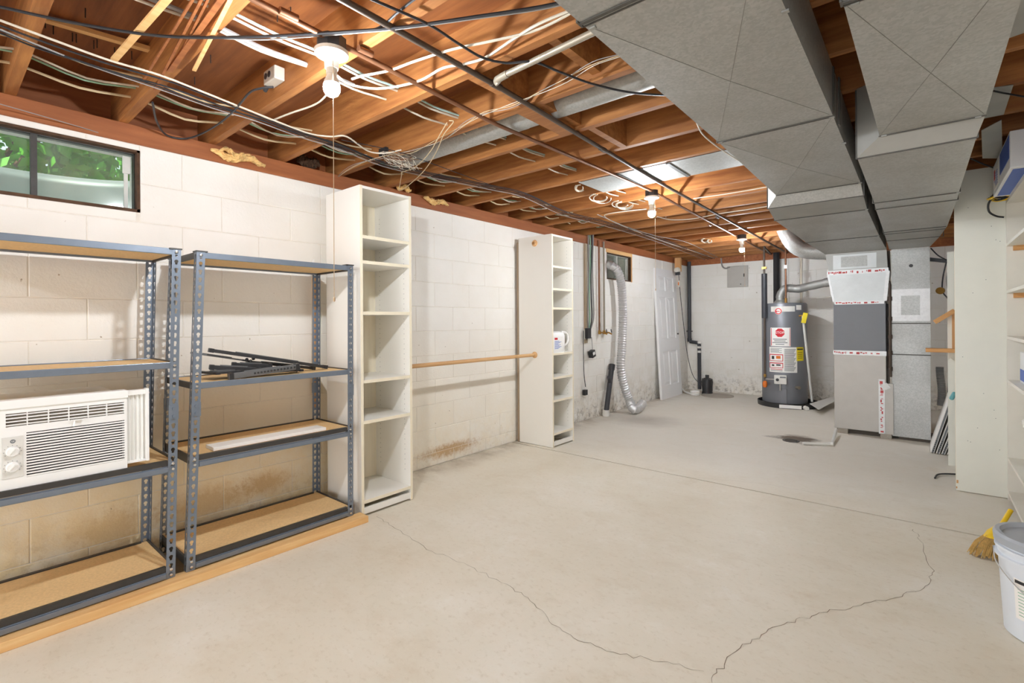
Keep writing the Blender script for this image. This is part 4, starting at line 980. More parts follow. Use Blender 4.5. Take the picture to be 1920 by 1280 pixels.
# ================================================================== FAR LEFT WALL: wiring, valves, dryer duct, door
y = P(1098,545,x=.012).y
tag(MB().box(.001, .022, y-.022, y+.022, .93, 2.13).build('wall_batten', M['grey_lumber'], None), 'narrow wooden batten fixed upright on the wall beside the wires', 'board')
for i, (du, m, lab) in enumerate(((4,'grey_cable','grey'),(7,'green_cable','greenish'),(10,'black_cable','black'),(13,'grey_cable','paler grey'))):
    pts = [P(1099+du+1.0*math.sin(i+k*1.3), 452+k*36, x=.03+.004*i) for k in range(5)] + [P(1102+du*.3, 622, x=.03)]
    tag(MB().tube([P(1099+du,440,x=.05)] + smoothline(pts, 4), .0075, 6).build('wall_cable', M[m], None, True), lab + ' cable running down the wall batten to the black box', 'cable', 'cables down the batten')
c = P(1102,625,x=.035); t = thing('switch_box', 'black box on a white plate at the foot of the wall batten', 'box', c)
MB().box(.022, .06, c.y-.045, c.y+.04, c.z-.06, c.z+.065).build('cover', M['black_plastic'], t, bevel=.004); MB().box(.002, .022, c.y-.03, c.y+.11, c.z-.07, c.z+.05).build('plate', M['white_plastic2'], t)
c2 = P(1110,663,x=.05); t = thing('power_adapter', 'black power adapter hanging by its cord below the black box', 'adapter', c2-Vector((0,0,.04)))
MB().obox(c2, (.06,.075,.085), Matrix.Rotation(.3,3,'X')).build('body', M['black_plastic'], t, bevel=.004); MB().obox(c2+Vector((.031,-.005,.005)), (.002,.045,.035), Matrix.Rotation(.3,3,'X')).build('label', M['paper'], t)
MB().tube([P(1111,656,x=.05), P(1110,640,x=.04), P(1109,632,x=.035)], .004, 6).build('cord', M['grey_cable'], t)
t = thing('power_cable', 'black cord hanging down the wall to a plug near the floor', 'cord', P(1097,735,x=.03))
MB().tube(smoothline([P(1094,620,x=.03), P(1094,660,x=.03), P(1095,700,x=.03), P(1098,725,x=.03)], 5), .0045, 6).build('cord', M['black_cable'], t, True)
pc = P(1097,735,x=.03); MB().box(.01,.05,pc.y-.03,pc.y+.03,pc.z-.035,pc.z+.03).build('plug', M['black_plastic'], t, bevel=.004)
for i, (u, lab, m) in enumerate(((1123,'left water pipe running down the wall to a brass valve','pipe_copper'),(1132,'right water pipe running down the wall to a brass valve','pipe_grey'))):
    t = thing('water_pipe', lab, 'pipe', P(u,625,x=.03)); a = P(u,464,x=.03); e = P(u,622,x=.03); e = Vector((a.x, a.y, e.z)); a.z = 2.2
    MB().cyl(e, a, .012, 10).build('tube', M[m], t, True)
    MB().lathe([(.016,0),(.02,.02),(.016,.05)], e-Vector((0,0,.03)), 10).build('valve_body', M['brass'], t, True); sp = e+Vector((.0,.0,-.01))
    MB().tube([sp, sp+Vector((.05,.03,.0)), sp+Vector((.08,.05,-.02))], .010, 8).build('spout', M['brass'], t, True)
    MB().lathe([(.024,0),(.026,.006),(.022,.012)], sp+Vector((.06,.06,.02)), 10, (1,.6,.2)).build('handwheel', M['black_metal'], t, True)
# flexible dryer duct
pts = smoothline([P(1139,497,x=-.03), P(1147,498,x=.06), P(1158,508,x=.10), P(1165,535,x=.11), P(1168,590,x=.11), P(1166,650,x=.11), P(1164,690,x=.12), P(1170,722,x=.15), P(1180,750,x=.20), Vector((.29,5.80,.065)), Vector((.31,5.93,.075)), Vector((.30,6.05,.11))], 12)
L = [0]
for i in range(1, len(pts)): L.append(L[-1] + (pts[i]-pts[i-1]).length)
q = []; n = 150; j = 0
for i in range(n):
    s = L[-1]*i/(n-1)
    while j < len(L)-2 and L[j+1] < s: j += 1
    q.append(pts[j].lerp(pts[j+1], (s-L[j])/max(1e-6, L[j+1]-L[j])))
tag(MB().tube(q, [.058 if i % 2 else .049 for i in range(n)], 18).build('flexible_duct', M['foil'], None, True), 'silver flexible dryer duct hanging from the far window to the floor', 'duct')
# black drain stub leaning at the wall
a = P(1136,768,x=.07); e = P(1147,690,x=.045)
t = thing('drain_stub', 'short capped black drain pipe with a side branch leaning by the wall', 'pipe', Vector((a.x,a.y,0)))
MB().cyl(Vector((a.x,a.y,.02)), e, .032, 14).build('tube', M['abs'], t, True); d = (e-a).normalized()
MB().cyl(e-d*.02, e+d*.05, .040, 14).build('cap', M['black_plastic'], t, True); mid = a.lerp(e,.66); MB().cyl(mid, mid+Vector((.03,-.07,.07)), .026, 12).build('branch', M['abs'], t, True)
MB().lathe([(.042,0),(.042,.07),(.034,.075)], (a.x,a.y,.0), 14).build('collar', M['white_plastic2'], t, True)
# six-panel door leaning on the wall
D = thing('panel_door', 'white six-panel door slab leaning against the wall in the far corner', 'door', (.12, 7.5, 0))
W, H, T = .80, 2.0, .035; yb = 7.10
ang = math.asin(.105/H); R = Matrix.Rotation(-ang, 3, 'Y')
def dpt(s, h, o): v = R @ Vector((o, 0, h)); return Vector((.122+v.x, yb+s, v.z))      # s along, h up, o out of the face
def dbox(s0, s1, h0, h1, o0, o1): return [dpt(s0,h0,o0),dpt(s1,h0,o0),dpt(s1,h0,o1),dpt(s0,h0,o1),dpt(s0,h1,o0),dpt(s1,h1,o0),dpt(s1,h1,o1),dpt(s0,h1,o1)]
cols = [(.115,.365),(.435,.685)]; rows = [(.20,.72),(.92,1.56),(1.66,1.88)]
MB().hexa(dbox(0,W,0,H,-T,-.016)).build('core', M['door_paint'], D)
b = MB()
for s0, s1 in ((0,.115),(.365,.435),(.685,W)): b.hexa(dbox(s0,s1,0,H,-.016,0))
for h0, h1 in ((0,.20),(.72,.92),(1.56,1.66),(1.88,H)):
    for s0, s1 in cols: b.hexa(dbox(s0,s1,h0,h1,-.016,0))
b.build('frame', M['door_paint'], D)
for s0, s1 in cols:
    for h0, h1 in rows:
        o = dbox(s0+.012,s1-.012,h0+.012,h1-.012,-.016,-.0155); i_ = dbox(s0+.05,s1-.05,h0+.05,h1-.05,-.016,-.002)
        MB().add([o[0],o[1],o[5],o[4], i_[3],i_[2],i_[6],i_[7]], [(4,5,6,7),(0,1,5,4),(1,2,6,5),(2,3,7,6),(3,0,4,7)]).build('door_panel', M['door_paint'], D)
hp = dpt(.74, .98, 0); MB().cyl(hp, hp+Vector((.02,0,0)), .012, 12).build('bolt', M['steel_dark'], D)

# ================================================================== BACK WALL
yw = YB-.045
t = thing('drain_pipe', 'black drain pipe with an offset bend running down the back wall', 'pipe', (.2, yw, 0))
a = P(1291,500,y=yw); b1 = P(1293,638,y=yw); c1 = P(1311,643,y=yw); d1 = P(1313,735,y=yw)
a.z = 2.2; a.x = b1.x; d1.x = c1.x; d1.z = .03; b1.z = c1.z+.02
MB().tube([a, b1+Vector((0,0,.03)), b1+Vector((.015,0,0)), c1+Vector((-.03,0,.005)), c1+Vector((0,0,-.03)), d1], .030, 14).build('tube', M['abs'], t, True)
for z in (.80,.72,.645): MB().cyl((c1.x,yw,z),(c1.x,yw,z+.035),.034,14).build('clamp_band', M['white_plastic2'], t, True)
MB().cyl((b1.x,yw,b1.z-.0),(b1.x,yw,b1.z+.06),.036,14).build('fitting', M['abs'], t, True); MB().box(b1.x-.06,b1.x+.04,yw+.0,yw+.04,1.0,1.015).build('strap', M['steel_dark'], t)
pb = P(1326,728,z=.09); t = thing('sump_pump', 'small black sump pump standing by the drain pipe in the corner', 'pump', (pb.x,pb.y,0))
MB().lathe([(.085,0),(.085,.03),(.075,.05),(.09,.2),(.08,.24),(.05,.26),(0,.265)], (pb.x,pb.y,0), 18).build('housing', M['black_plastic'], t, True)
for k in range(6): MB().box(pb.x-.004+.08*math.cos(k),pb.x+.004+.08*math.cos(k),pb.y-.004+.08*math.sin(k),pb.y+.004+.08*math.sin(k),.05,.25).build('rib', M['black_plastic'], t)
MB().cyl((pb.x,pb.y,.25),(pb.x,pb.y,.31),.03,12).build('motor_cap', M['black_plastic'], t, True)
pl = P(1345,742,z=0); tag(MB().lathe([(.24,0),(.24,.012),(.22,.016),(0,.016)], (pl.x,pl.y-.0,0), 28).build('sump_cover', M['cinder'], None, True), 'round grey sump cover flat on the floor beside the pump', 'lid')
pw = P(1304,737,z=.03); b = MB()
for j in range(3): b.tube([(pw.x+.06*math.cos(q_), pw.y-.02+.06*math.sin(q_), .014+.024*j) for q_ in [2*PI*i/18 for i in range(19)]], .012, 8)
tag(b.build('white_hose_coil', M['white_plastic'], None, True), 'small coil of white hose at the foot of the drain pipe', 'hose')
pw2 = [P(1278,727,z=.03), P(1284,734,z=.02), P(1296,738,z=.02)]
tag(MB().tube(smoothline(pw2,5), .016, 10).build('white_hose', M['white_plastic'], None, True), 'bent white hose end lying by the foot of the door', 'hose')
c = P(1271,505,x=.11); yw = c.y; t = thing('socket_block', 'wooden block with a round white socket high in the far corner', 'socket', (c.x,c.y,2.0))
MB().box(c.x-.045,c.x+.045,yw-.02,yw+.04,1.98,2.2).build('block', M['lumber_z'], t); MB().lathe([(.05,0),(.045,.03),(.03,.045),(0,.045)], (c.x,yw-.02,2.0), 16, (0,-1,0)).build('socket', M['porcelain'], t, True)
MB().box(c.x-.02,c.x+.05,yw-.06,yw-.03,1.92,1.97).build('plug', M['black_plastic'], t)
cc = smoothline([(c.x+.03,yw-.045,1.93),(c.x+.05,yw-.03,1.6)] + [P(u,v,y=yw-.02) for u,v in ((1283,620),(1290,670),(1300,705),(1316,722))], 5)
t = thing('power_cable', 'thin black pump cord hanging down the corner with an orange inline plug', 'cord', cc[-1])
MB().tube(cc, .005, 6).build('cord', M['black_cable'], t, True); MB().obox((c.x+.038,yw-.04,1.78), (.035,.03,.10)).build('inline_plug', M['porcelain'], t); MB().obox((c.x+.030,yw-.056,1.78), (.016,.004,.05)).build('inline_switch', M['orange'], t)
# breaker panel
t = thing('breaker_panel', 'flat grey electrical panel with a small latch high on the back wall', 'electrical panel', (.83, YB-.03, 1.72))
MB().box(.672,.985,YB-.032,YB-.001,1.727,2.072).build('box', M['furnace_light'], t, bevel=.004); MB().box(.690,.968,YB-.038,YB-.0325,1.745,2.055).build('door', M['furnace_light'], t, bevel=.002)
MB().box(.925,.94,YB-.044,YB-.038,1.89,1.94).build('latch', M['black_plastic'], t); MB().box(.875,.888,YB-.042,YB-.038,1.765,1.78).build('screw', M['steel_dark'], t)
tag(MB().tube(smoothline([P(1352,484,y=YB-.03), P(1354,498,y=YB-.03), P(1360,503,y=YB-.03), P(1369,501,y=YB-.03)], 5), .012, 8).build('panel_conduit', M['grey_cable'], None, True), 'short grey cable bundle entering the top of the electrical panel', 'cable')
for (u, lab) in ((1472,'wide pale strip on the back wall behind the water heater'),(1502,'thin grey conduit strip on the back wall right of the water heater')):
    p = P(u,520,y=YB-.012); w = .05 if u == 1472 else .016; tag(MB().box(p.x-w,p.x+w,YB-.02,YB-.002,1.2,2.13).build('wall_strip', M['block_far'] if u==1472 else M['pipe_grey'], None), lab, 'strip')

# ================================================================== WATER HEATER
HX, HY, HR, HZ = 1.625, 7.80, .283, 1.425
hd = Vector((CAM.x-HX, CAM.y-HY, 0)).normalized(); hr_ = Vector((-hd.y, hd.x, 0))      # towards the viewer, and to its right
def hpt(a, z, r=HR): return Vector((HX, HY, z)) + (hd*math.cos(a) + hr_*math.sin(a))*r
def hang(du): return math.asin(max(-1, min(1, du/37.5)))
def hz(v): return 1.2 - (v - 598.5)*6.72/FPX
WH = thing('water_heater', 'grey cylindrical water heater with STOP sign and labels by the back wall', 'water heater', (HX, HY, 0))
MB().lathe([(.0,.045),(HR-.004,.045),(HR,.05),(HR,HZ-.02),(HR-.012,HZ),(.1,HZ+.008),(0,HZ+.01)], (HX,HY,0), 48).build('tank', M['tank'], WH, True)
MB().lathe([(.36,0),(.385,.0),(.39,.06),(.382,.062),(.378,.012),(.0,.012)], (HX+.05,HY-.02,0), 40).build('drain_pan', M['black_plastic'], WH, True)
MB().lathe([(HR-.03,.012),(HR-.03,.045)], (HX,HY,0), 32).build('base', M['gap'], WH, True)
def patch(name, u0, u1, v0, v1, m, parent, off=.0015, n=8):
    a0, a1 = hang(u0-1474), hang(u1-1474); b = MB()
    for i in range(n+1):
        a = a0+(a1-a0)*i/n; b.v += [tuple(hpt(a,hz(v1),HR+off)), tuple(hpt(a,hz(v0),HR+off))]
    b.f = [(2*i,2*i+2,2*i+3,2*i+1) for i in range(n)]
    return b.build(name, M[m], parent)
def htext(body, u, v, size, m, parent, off=.003):
    vs, fs = text_geo(body, size); a0 = hang(u-1474); b = MB()
    b.add([hpt(a0 + p.x/HR, hz(v)+p.y, HR+off) for p in vs], fs); return b.build('lettering', M[m], parent)
s = patch('stop_label', 1452,1484,614,649,'paper',WH)
a0 = hang(1467-1474); oc = [hpt(a0+.060*q_*math.cos(PI/8+k*PI/4)/HR, hz(623.5)+.062*q_*math.sin(PI/8+k*PI/4), HR+.0035) for q_ in (0,.34,.67,1) for k in range(8)]
MB().add(oc, [(8*i+k, 8*i+8+k, 8*i+8+(k+1)%8, 8*i+(k+1)%8) for i in range(3) for k in range(8)]).build('stop_octagon', M['red'], s); htext('STOP', 1467, 623.5, .046, 'paper', s, .0055)
for i in range(4):
    w = (11,9,12,7)[i]; patch('print_line', 1467-w, 1467+w, 635+i*3.2, 636.4+i*3.2, 'grey_print', s, .0025)
patch('label_border', 1453,1454,615,648,'red',s,.0025); patch('label_border', 1482.5,1483.3,615,648,'red',s,.0025)
L2 = patch('rating_label', 1450,1494,650.5,698,'paper',WH)
for i in range(5): patch('print_line', 1452,1470-(i%2)*4,653+i*1.8,653.8+i*1.8,'grey_print',L2,.0025)
for i in range(20): patch('print_line', 1474,1492-(i*5%4),654+i*2.1,655+i*2.1,'grey_print',L2,.0025)
for v0, v1 in ((664,677),(680,690)):
    patch('pictogram_frame', 1450.5,1472,v0,v1,'red',L2,.0025); patch('pictogram', 1451.5,1471,v0+1.6,v1-1,'paper',L2,.0032)
    patch('pictogram_mark', 1454,1458,v0+3.5,v1-3.5,'ink',L2,.004); patch('pictogram_mark', 1461,1468,v0+3,v1-4.5,'orange' if v0 < 670 else 'ink',L2,.004)
for v in (692,694.5): patch('print_line', 1452,1471,v,v+1,'red' if v < 693 else 'grey_print',L2,.0025)
yl = patch('yellow_label', 1493,1504,650.5,676,'yellow',WH); patch('print_line', 1494,1503,653,655.5,'ink',yl,.0025)
for i in range(4): patch('print_line', 1495,1502,660+i*3.4,660.8+i*3.4,'ink',yl,.0025)
patch('badge_band', 1453,1491,574,584,'white_plastic2',WH)
e = hang(1465-1474); ec = hpt(e, hz(583), HR+.004); en = (ec-Vector((HX,HY,ec.z))).normalized()
eb = MB().lathe([(.045,0),(.045,.004),(0,.004)], ec-en*.003, 24, en).build('emblem', M['paper'], WH); MB().lathe([(.042,0),(.042,.006),(.030,.006),(.030,.0)], ec-en*.003, 24, en).build('emblem_ring', M['red'], eb); MB().bar(ec+en*.002-hr_*.040+Vector((0,0,-.002)), ec+en*.002+hr_*.040+Vector((0,0,-.002)), .016, .006, tuple(en)).build('emblem_bar', M['red'], eb)
htext('Rheem', 1465, 583, .021, 'paper', eb, .0125)
patch('white_sticker', 1493,1501,572,581,'paper',WH)
# gas valve, orange knob, drain tap, relief pipe
vp = hpt(hang(1468-1474), hz(711), HR+.03); R = Matrix((hr_, -hd, Vector((0,0,1)))).transposed()
vb = MB().obox(vp, (.15,.07,.12), R).build('gas_valve', M['white_plastic2'], WH, bevel=.008); MB().lathe([(.02,0),(.02,.012),(0,.014)], vp+hd*.035-hr_*.035, 14, tuple(hd)).build('valve_knob', M['black_plastic'], vb); MB().obox(vp+hd*.0365+hr_*.03+Vector((0,0,.035)), (.07,.002,.02), R).build('valve_label', M['grey_print'], vb)
MB().cyl(vp+Vector((0,0,-.06)), vp+Vector((0,0,-.15)), .012, 8).build('gas_tube', M['chrome'], WH, True); ap = hpt(hang(1473-1474), .13, HR+.002); MB().box(ap.x-.035,ap.x+.035,ap.y-.012,ap.y+.01,.05,.25).build('access_cover', M['furnace_dark'], WH)
dt = hpt(hang(1493-1474), hz(725), HR); MB().cyl(dt, dt+(dt-Vector((HX,HY,dt.z))).normalized()*.06, .022, 12).build('drain_tap', M['pipe_grey'], WH, True)
pst = P(1503,594,x=1.80); MB().box
rp0 = hpt(hang(1500-1474), hz(592), HR+.035); rp1 = hpt(hang(1511-1474), .07, HR+.05)
MB().cyl(hpt(hang(1498-1474), hz(592), HR-.01), rp0, .014, 10).build('relief_valve', M['brass'], WH, True)
MB().cyl(rp0, rp1, .015, 10).build('relief_pipe', M['white_plastic2'], WH, True); MB().obox(rp0+hd*.022+hr_*.02+Vector((0,0,-.03)), (.055,.004,.14), R @ Matrix.Rotation(.2,3,'Y')).build('yellow_tag', M['yellow'], WH)
fp = P(1465,765,z=.03); MB().obox(Vector((HX+.05,HY-.02,.032)) + hd*.392 + hr_*.02, (.26,.003,.045), R).build('pan_label', M['paper'], WH); MB().cyl(Vector((HX+.05,HY-.02,.03))+hd*.36+hr_*.19, Vector((HX+.05,HY-.02,.03))+hd*.42+hr_*.21, .028, 12).build('pan_outlet', M['white_plastic2'], WH, True)
# pipes above the heater
t = thing('gas_riser', 'pipe in black foam sleeve dropping in front of the water heater to an orange valve', 'pipe', (e1.x, e1.y, .3))
gp = hpt(hang(1447-1474), 1.2, HR+.05); g0 = Vector((gp.x, gp.y, zp))
MB().tube([e1, g0, Vector((gp.x,gp.y,zp-.05)), Vector((gp.x,gp.y,.36))], .013, 10).build('tube', M['pipe_iron'], t, True)
MB().cyl(Vector((gp.x,gp.y,1.22)), Vector((gp.x,gp.y,1.84)), .036, 14).build('foam_sleeve', M['abs'], t, True); MB().obox((gp.x,gp.y,1.92), (.06,.03,.03)).build('valve', M['brass'], t)
kb = Vector((gp.x,gp.y,hz(722))); MB().lathe([(.02,-.045),(.03,-.02),(.03,.02),(.018,.045)], kb, 12).build('orange_valve', M['orange'], t, True); MB().lathe([(.016,-.02),(.02,.0),(.016,.02)], kb+Vector((0,0,.12)), 10).build('union', M['brass'], t, True)
MB().tube([kb+Vector((0,0,.07)), vp-hr_*.07], .008, 8).build('gas_link', M['chrome'], t, True)
t = thing('copper_riser', 'copper pipe with a white valve dropping from the joists to the heater top', 'pipe', (e2.x,e2.y,1.43))
cp = hpt(hang(1487-1474)*.5, HZ, HR*.45)
MB().tube([e2, Vector((cp.x,cp.y,zp)), Vector((cp.x,cp.y,zp-.04)), Vector((cp.x,cp.y,HZ))], .012, 10).build('tube', M['pipe_copper'], t, True); MB().obox((cp.x,cp.y,1.93), (.045,.03,.05)).build('valve', M['white_plastic2'], t); MB().cyl((cp.x,cp.y,HZ),(cp.x,cp.y,HZ+.07),.018,10).build('nipple', M['brass'], t, True)
vpp = P(1456,525,y=YB-.10); tag(MB().cyl((vpp.x,vpp.y,.02),(vpp.x,vpp.y,2.22),.045,16).build('waste_stack', M['abs'], None, True), 'thick black waste pipe standing behind the water heater', 'pipe')
t = thing('flue_pipe', 'galvanised flue with an elbow from the water heater to behind the furnace', 'pipe', (HX,HY,HZ))
MB().lathe([(.085,0),(.085,.02),(.055,.05),(.055,.07)], (HX-.04,HY-.02,HZ+.002), 20).build('draft_hood', M['galv_dull'], t, True)
f0 = Vector((HX-.04,HY-.02,HZ+.06)); f1 = P(1497,541,y=7.80); f2 = P(1575,524,y=7.65)
pts = smoothline([f0, f0+Vector((0,0,.06)), f0.lerp(f1,.35)+Vector((-.01,0,.10)), f1, f1.lerp(f2,.3), f2], 5)
MB().tube(pts, [.054 if i % 3 else .057 for i in range(len(pts))], 16).build('tube', M['galv_dull'], t, True)
MB().cyl(f2-(f2-f1).normalized()*.18, f2-(f2-f1).normalized()*.10, .06, 16).build('joint_band', M['galv'], t, True)
# foil sheet by the pan
q = [P(1518,757,z=.075), P(1565,742,z=.075), P(1566,752,z=.07), P(1535,768,z=.07)]
tag(MB().hexa([p for p in q] + [p+Vector((0,0,.003)) for p in q]).build('plastic_sheet', M['white_plastic2'], None), 'thin pale sheet lying between the heater pan and the furnace', 'sheet')

# ================================================================== RIGHT SIDE
YP = 4.60
t = thing('partition_panel', 'tall off-white plywood panel standing right of the ducts', 'panel', (3.44, YP, 0))
MB().box(3.307, 3.575, YP, YP+.019, .006, 2.215).build('board', M['panel_paint'], t); MB().box(3.3055, 3.3070, YP, YP+.019, .03, 2.215).build('edge', M['melamine_edge'], t)
for (x, z, w, h_) in ((3.309,.055,.010,.022),(3.307,.018,.006,.014)): MB().box(x,x+w,YP-.0008,YP+.001,z,z+h_).build('chip', M['lumber_z'], t)
b = MB(); rnd = random.Random(4)
for i in range(14):
    x = rnd.uniform(3.33,3.55); z = rnd.uniform(.15,2.1); b.cyl((x,YP-.0007,z),(x,YP+.001,z),.0025,6)
b.build('nail_head', M['grey_print'], t)
S = thing('wooden_shelf_rack', 'white-painted wooden shelf rack at the right edge holding cartons and pails', 'shelf', (3.8, 3.78, 0))
x0, x1, y0, y1 = 3.56, 3.98, 2.98, 4.595
for y in (y0, y1-.02): MB().box(x0, x1, y, y+.02, 0, 1.975).build('side_panel', M['shelf_paint'], S)
for z in (1.972,1.69,1.381,1.080,.794,.282,.06): 
    o = MB().box(x0, x1, y0+.021, y1-.021, z-.019, z).build('shelf', M['shelf_paint'], S)
    if z in (1.381, 1.69): MB().box(x0+.03, x1, y1-.045, y1-.021, z-.05, z-.019).build('cleat', M['lumber_x'], o)
MB().box(x1, x1+.006, y0, y1, 0, 1.975).build('back', M['shelf_paint'], S)
# carton on top
K = thing('carton', 'white and blue carton lying on top of the right-hand shelf rack', 'box', (3.68, 4.05, 1.973))
MB().box(3.485, 3.87, 3.60, 4.40, 1.9735, 2.165).build('box', M['carton'], K, bevel=.004)
MB().box(3.4835, 3.4852, 3.62, 4.02, 2.03, 2.15).build('blue_print', M['blue_print'], K); MB().box(3.50, 3.556, 3.64, 4.36, 1.972, 1.9736).build('blue_underside', M['blue_print'], K)
lb = MB().box(3.4835, 3.4852, 4.10, 4.34, 2.00, 2.14).build('label', M['paper'], K); b = MB()
for i in range(6): b.box(3.4828, 3.4836, 4.13, 4.24+.03*(i%3), 2.015+i*.015, 2.021+i*.015)
b.build('print', M['blue_print'], lb); MB().box(3.4828, 3.4836, 4.26, 4.32, 2.06, 2.12).build('red_mark', M['red'], lb)
for i, (m, lab, rr, hang_) in enumerate((('black_cable','black extension cord coiled on the corner of the right-hand rack',.075,1),('broom_yellow','yellow cord looped under the black coil on the rack corner',.085,0))):
    b = MB(); cc = Vector((3.525, 4.50, 1.985+.0*i))
    for j in range(4 if i == 0 else 2):
        r2 = rr*(1-.08*j); zz = 1.98+(.012*j+.008 if i == 0 else .004-.0*j) ; b.tube([(cc.x+r2*.7*math.cos(a)+.006*j, cc.y+r2*math.sin(a), zz+.006*math.sin(3*a+j)) for a in [2*PI*k/18 for k in range(19)]], .006, 6)
    if hang_: b.tube(smoothline([(3.49,4.47,1.99),(3.470,4.50,1.95),(3.475,4.51,1.90),(3.51,4.53,1.87),(3.545,4.54,1.86)], 5), .006, 6)
    tag(b.build('extension_cable', M[m], None, True), lab, 'cord')
# printed carton and pail on the lower shelves
K = thing('carton', 'small white and blue printed carton on the middle of the right-hand rack', 'box', (3.70, 4.33, .795))
MB().box(3.605, 3.80, 4.18, 4.44, .7945, .985).build('box', M['carton'], K, bevel=.002)
for bx in ((3.606,3.80,4.1785,4.1801),): 
    MB().box(3.607,3.66,4.1785,4.1800,.81,.89).build('blue_print', M['blue_print'], K); MB().box(3.607,3.70,4.1785,4.18,.972,.982).build('top_band', M['blue_print'], K)
    vs, fs = text_geo('Z', .045); MB().add([(3.622+v.x,4.178,.945+v.y) for v in vs], fs).build('lettering', M['red'], K)
MB().box(3.6035,3.605,4.19,4.43,.81,.88).build('blue_print', M['blue_print'], K)
tag(MB().box(3.645,3.80,4.02,4.16,.7945,.945).build('white_tub', M['white_plastic'], None, bevel=.015), 'plain white tub in front of the printed carton on the rack', 'tub')
K = thing('compound_pail', 'white pail with red and green print on the lower shelf of the right-hand rack', 'pail', (3.715,4.26,.283))
MB().lathe([(.095,0),(.10,.005),(.112,.255),(.118,.256),(.118,.275),(.112,.276)], (3.715,4.26,.2825), 28).build('body', M['white_plastic'], K, True)
MB().lathe([(.122,0),(.124,.022),(.118,.028),(.108,.028),(.104,.018),(0,.018)], (3.715,4.26,.555), 28).build('lid', M['white_plastic2'], K, True)
for z0, z1, m in ((.30,.312,'blue_print'),(.33,.45,'grey_print')):
    n = 1 if z1-z0 < .05 else 7
    for i in range(n):
        za = z0+(z1-z0)*i/n; zb_ = za+(z1-z0)/n*.55; r_ = .1005+.0472*(za-.2825)+.0012; MB().lathe([(r_,0),(r_+.0006,zb_-za)], (3.715,4.26,za), 28).build('print_band', M[m] if m == 'blue_print' else M['green_cable'], K, True)
b = MB()
for k in range(14):
    a = PI+.2+k*.16; r_ = .1135; b.obox((3.715+r_*math.cos(a),4.26+r_*math.sin(a),.50+.014*((k*5)%3-1)), (.004,.010,.016), Matrix.Rotation(a,3,'Z'))
b.build('red_print', M['red'], K)
# things behind the panel: wooden rack, filters, hoses
t = thing('wall_rack', 'pale upright board with wooden brackets half hidden behind the off-white panel', 'rack', (3.36, 5.35, 0))
MB().box(3.288, 3.42, 5.36, 5.38, 0, 1.74).build('upright', M['panel_paint'], t)
MB().box(3.150, 3.42, 5.26, 5.36, .925, .955).build('shelf_plank', M['lumber_x'], t); MB().box(3.315, 3.345, 5.335, 5.36, .955, 1.255).build('bracket_post', M['lumber_z'], t)
MB().bar(P(1752,604,y=5.32), P(1790,582,y=5.32), .03, .035).build('slanted_arm', M['lumber_x'], t); MB().bar((3.30,5.33,.87),(3.37,5.33,.80),.03,.02).build('brace', M['panel_paint'], t)
fz = .70
for i, lab in enumerate(('leftmost white-faced furnace filter leaning behind the off-white panel','second furnace filter in the leaning stack','third furnace filter in the leaning stack','rightmost furnace filter in the leaning stack')):
    t = thing('furnace_filter', lab, 'filter', (3.19+.036*i, 5.8, 0), 'furnace filters leaning in a stack')
    bx = 3.178+.036*i; lean = .19; h_ = .73-.05*i; A0 = Vector((bx,0,0)); d = Vector((lean,0,h_)).normalized(); nn = Vector((d.z,0,-d.x))
    def fb(o0, o1, s0, s1, y0, y1):
        q = []
        for s in (s0, s1):
            for (o, yy) in ((o0,y0),(o1,y0),(o1,y1),(o0,y1)): q.append(A0 + nn*o + d*s + Vector((0,yy,.0)))
        lo = min(p.z for p in q); return q
    off = .008
    MB().hexa(fb(.0,.006,off,h_,5.74,6.2)).build('face', M['paper'] if i == 0 else M['white_plastic2'], t); MB().hexa(fb(.0062,.020,off+.002,h_-.004,5.745,6.2)).build('media', M['grey_print'], t); MB().hexa(fb(.0202,.024,off,h_,5.74,6.2)).build('face', M['white_plastic2'], t)
    b = MB()
    for k in range(6): b.hexa(fb(.007,.019,.03+k*.018,.036+k*.018,5.742,5.744))
    b.build('edge_print', M['ink'], t)
b = MB(); pts = [P(1764+2*math.sin(k*.4), 760-k*6.0, y=6.4) for k in range(13)]; q = []
for k in range(48):
    f = k/47*12; i = min(11,int(f)); q.append(pts[i].lerp(pts[i+1], f-i))
tag(b.tube(q, [.034 if k % 2 else .027 for k in range(48)], 12).build('ribbed_hose', M['grey_cable'], None, True), 'grey ribbed hose standing behind the leaning filters', 'hose')
tag(MB().bar(P(1777,755,y=6.3),P(1783,665,y=6.3),.02,.03,(0,1,0)).build('dark_stick', M['black_metal'], None), 'dark stick standing behind the leaning filters', 'stick')
tag(MB().obox(P(1787,742,y=5.30), (.03,.03,.07), Matrix.Rotation(.4,3,'Y')).build('teal_rag', M['teal'], None, bevel=.012), 'bit of teal cloth poking out beside the off-white panel', 'cloth')
bb = [P(1744,486,y=6.4), P(1780,490,y=6.4)]
tag(MB().bar(P(1742,486,y=6.4), P(1790,491,y=6.4), .03, .035).build('black_bar', M['black_metal'], None), 'black bar between the return duct and the pale upright', 'bar')
for j, pts in enumerate(([(1745,465),(1758,478),(1772,486),(1785,492)], [(1774,492),(1768,520),(1767,545),(1776,558),(1786,570)], [(1780,492),(1776,520),(1778,545),(1786,556)])):
    tag(MB().tube(smoothline([P(u,v,y=6.35) for u, v in pts],5), .006, 6).build('power_cable', M['black_cable'], None, True), ('black cord slanting above the black bar right of the return duct','left black cord hanging below the black bar','right black cord hanging below the black bar')[j], 'cord')
sp_ = P(1763,546,y=6.33); tag(MB().lathe([(.03,0),(.036,.02),(.03,.03),(0,.03)], sp_, 14, (0,-1,.3)).build('cord_knob', M['brass'], None, True), 'small round olive knob on the hanging black cords', 'knob')
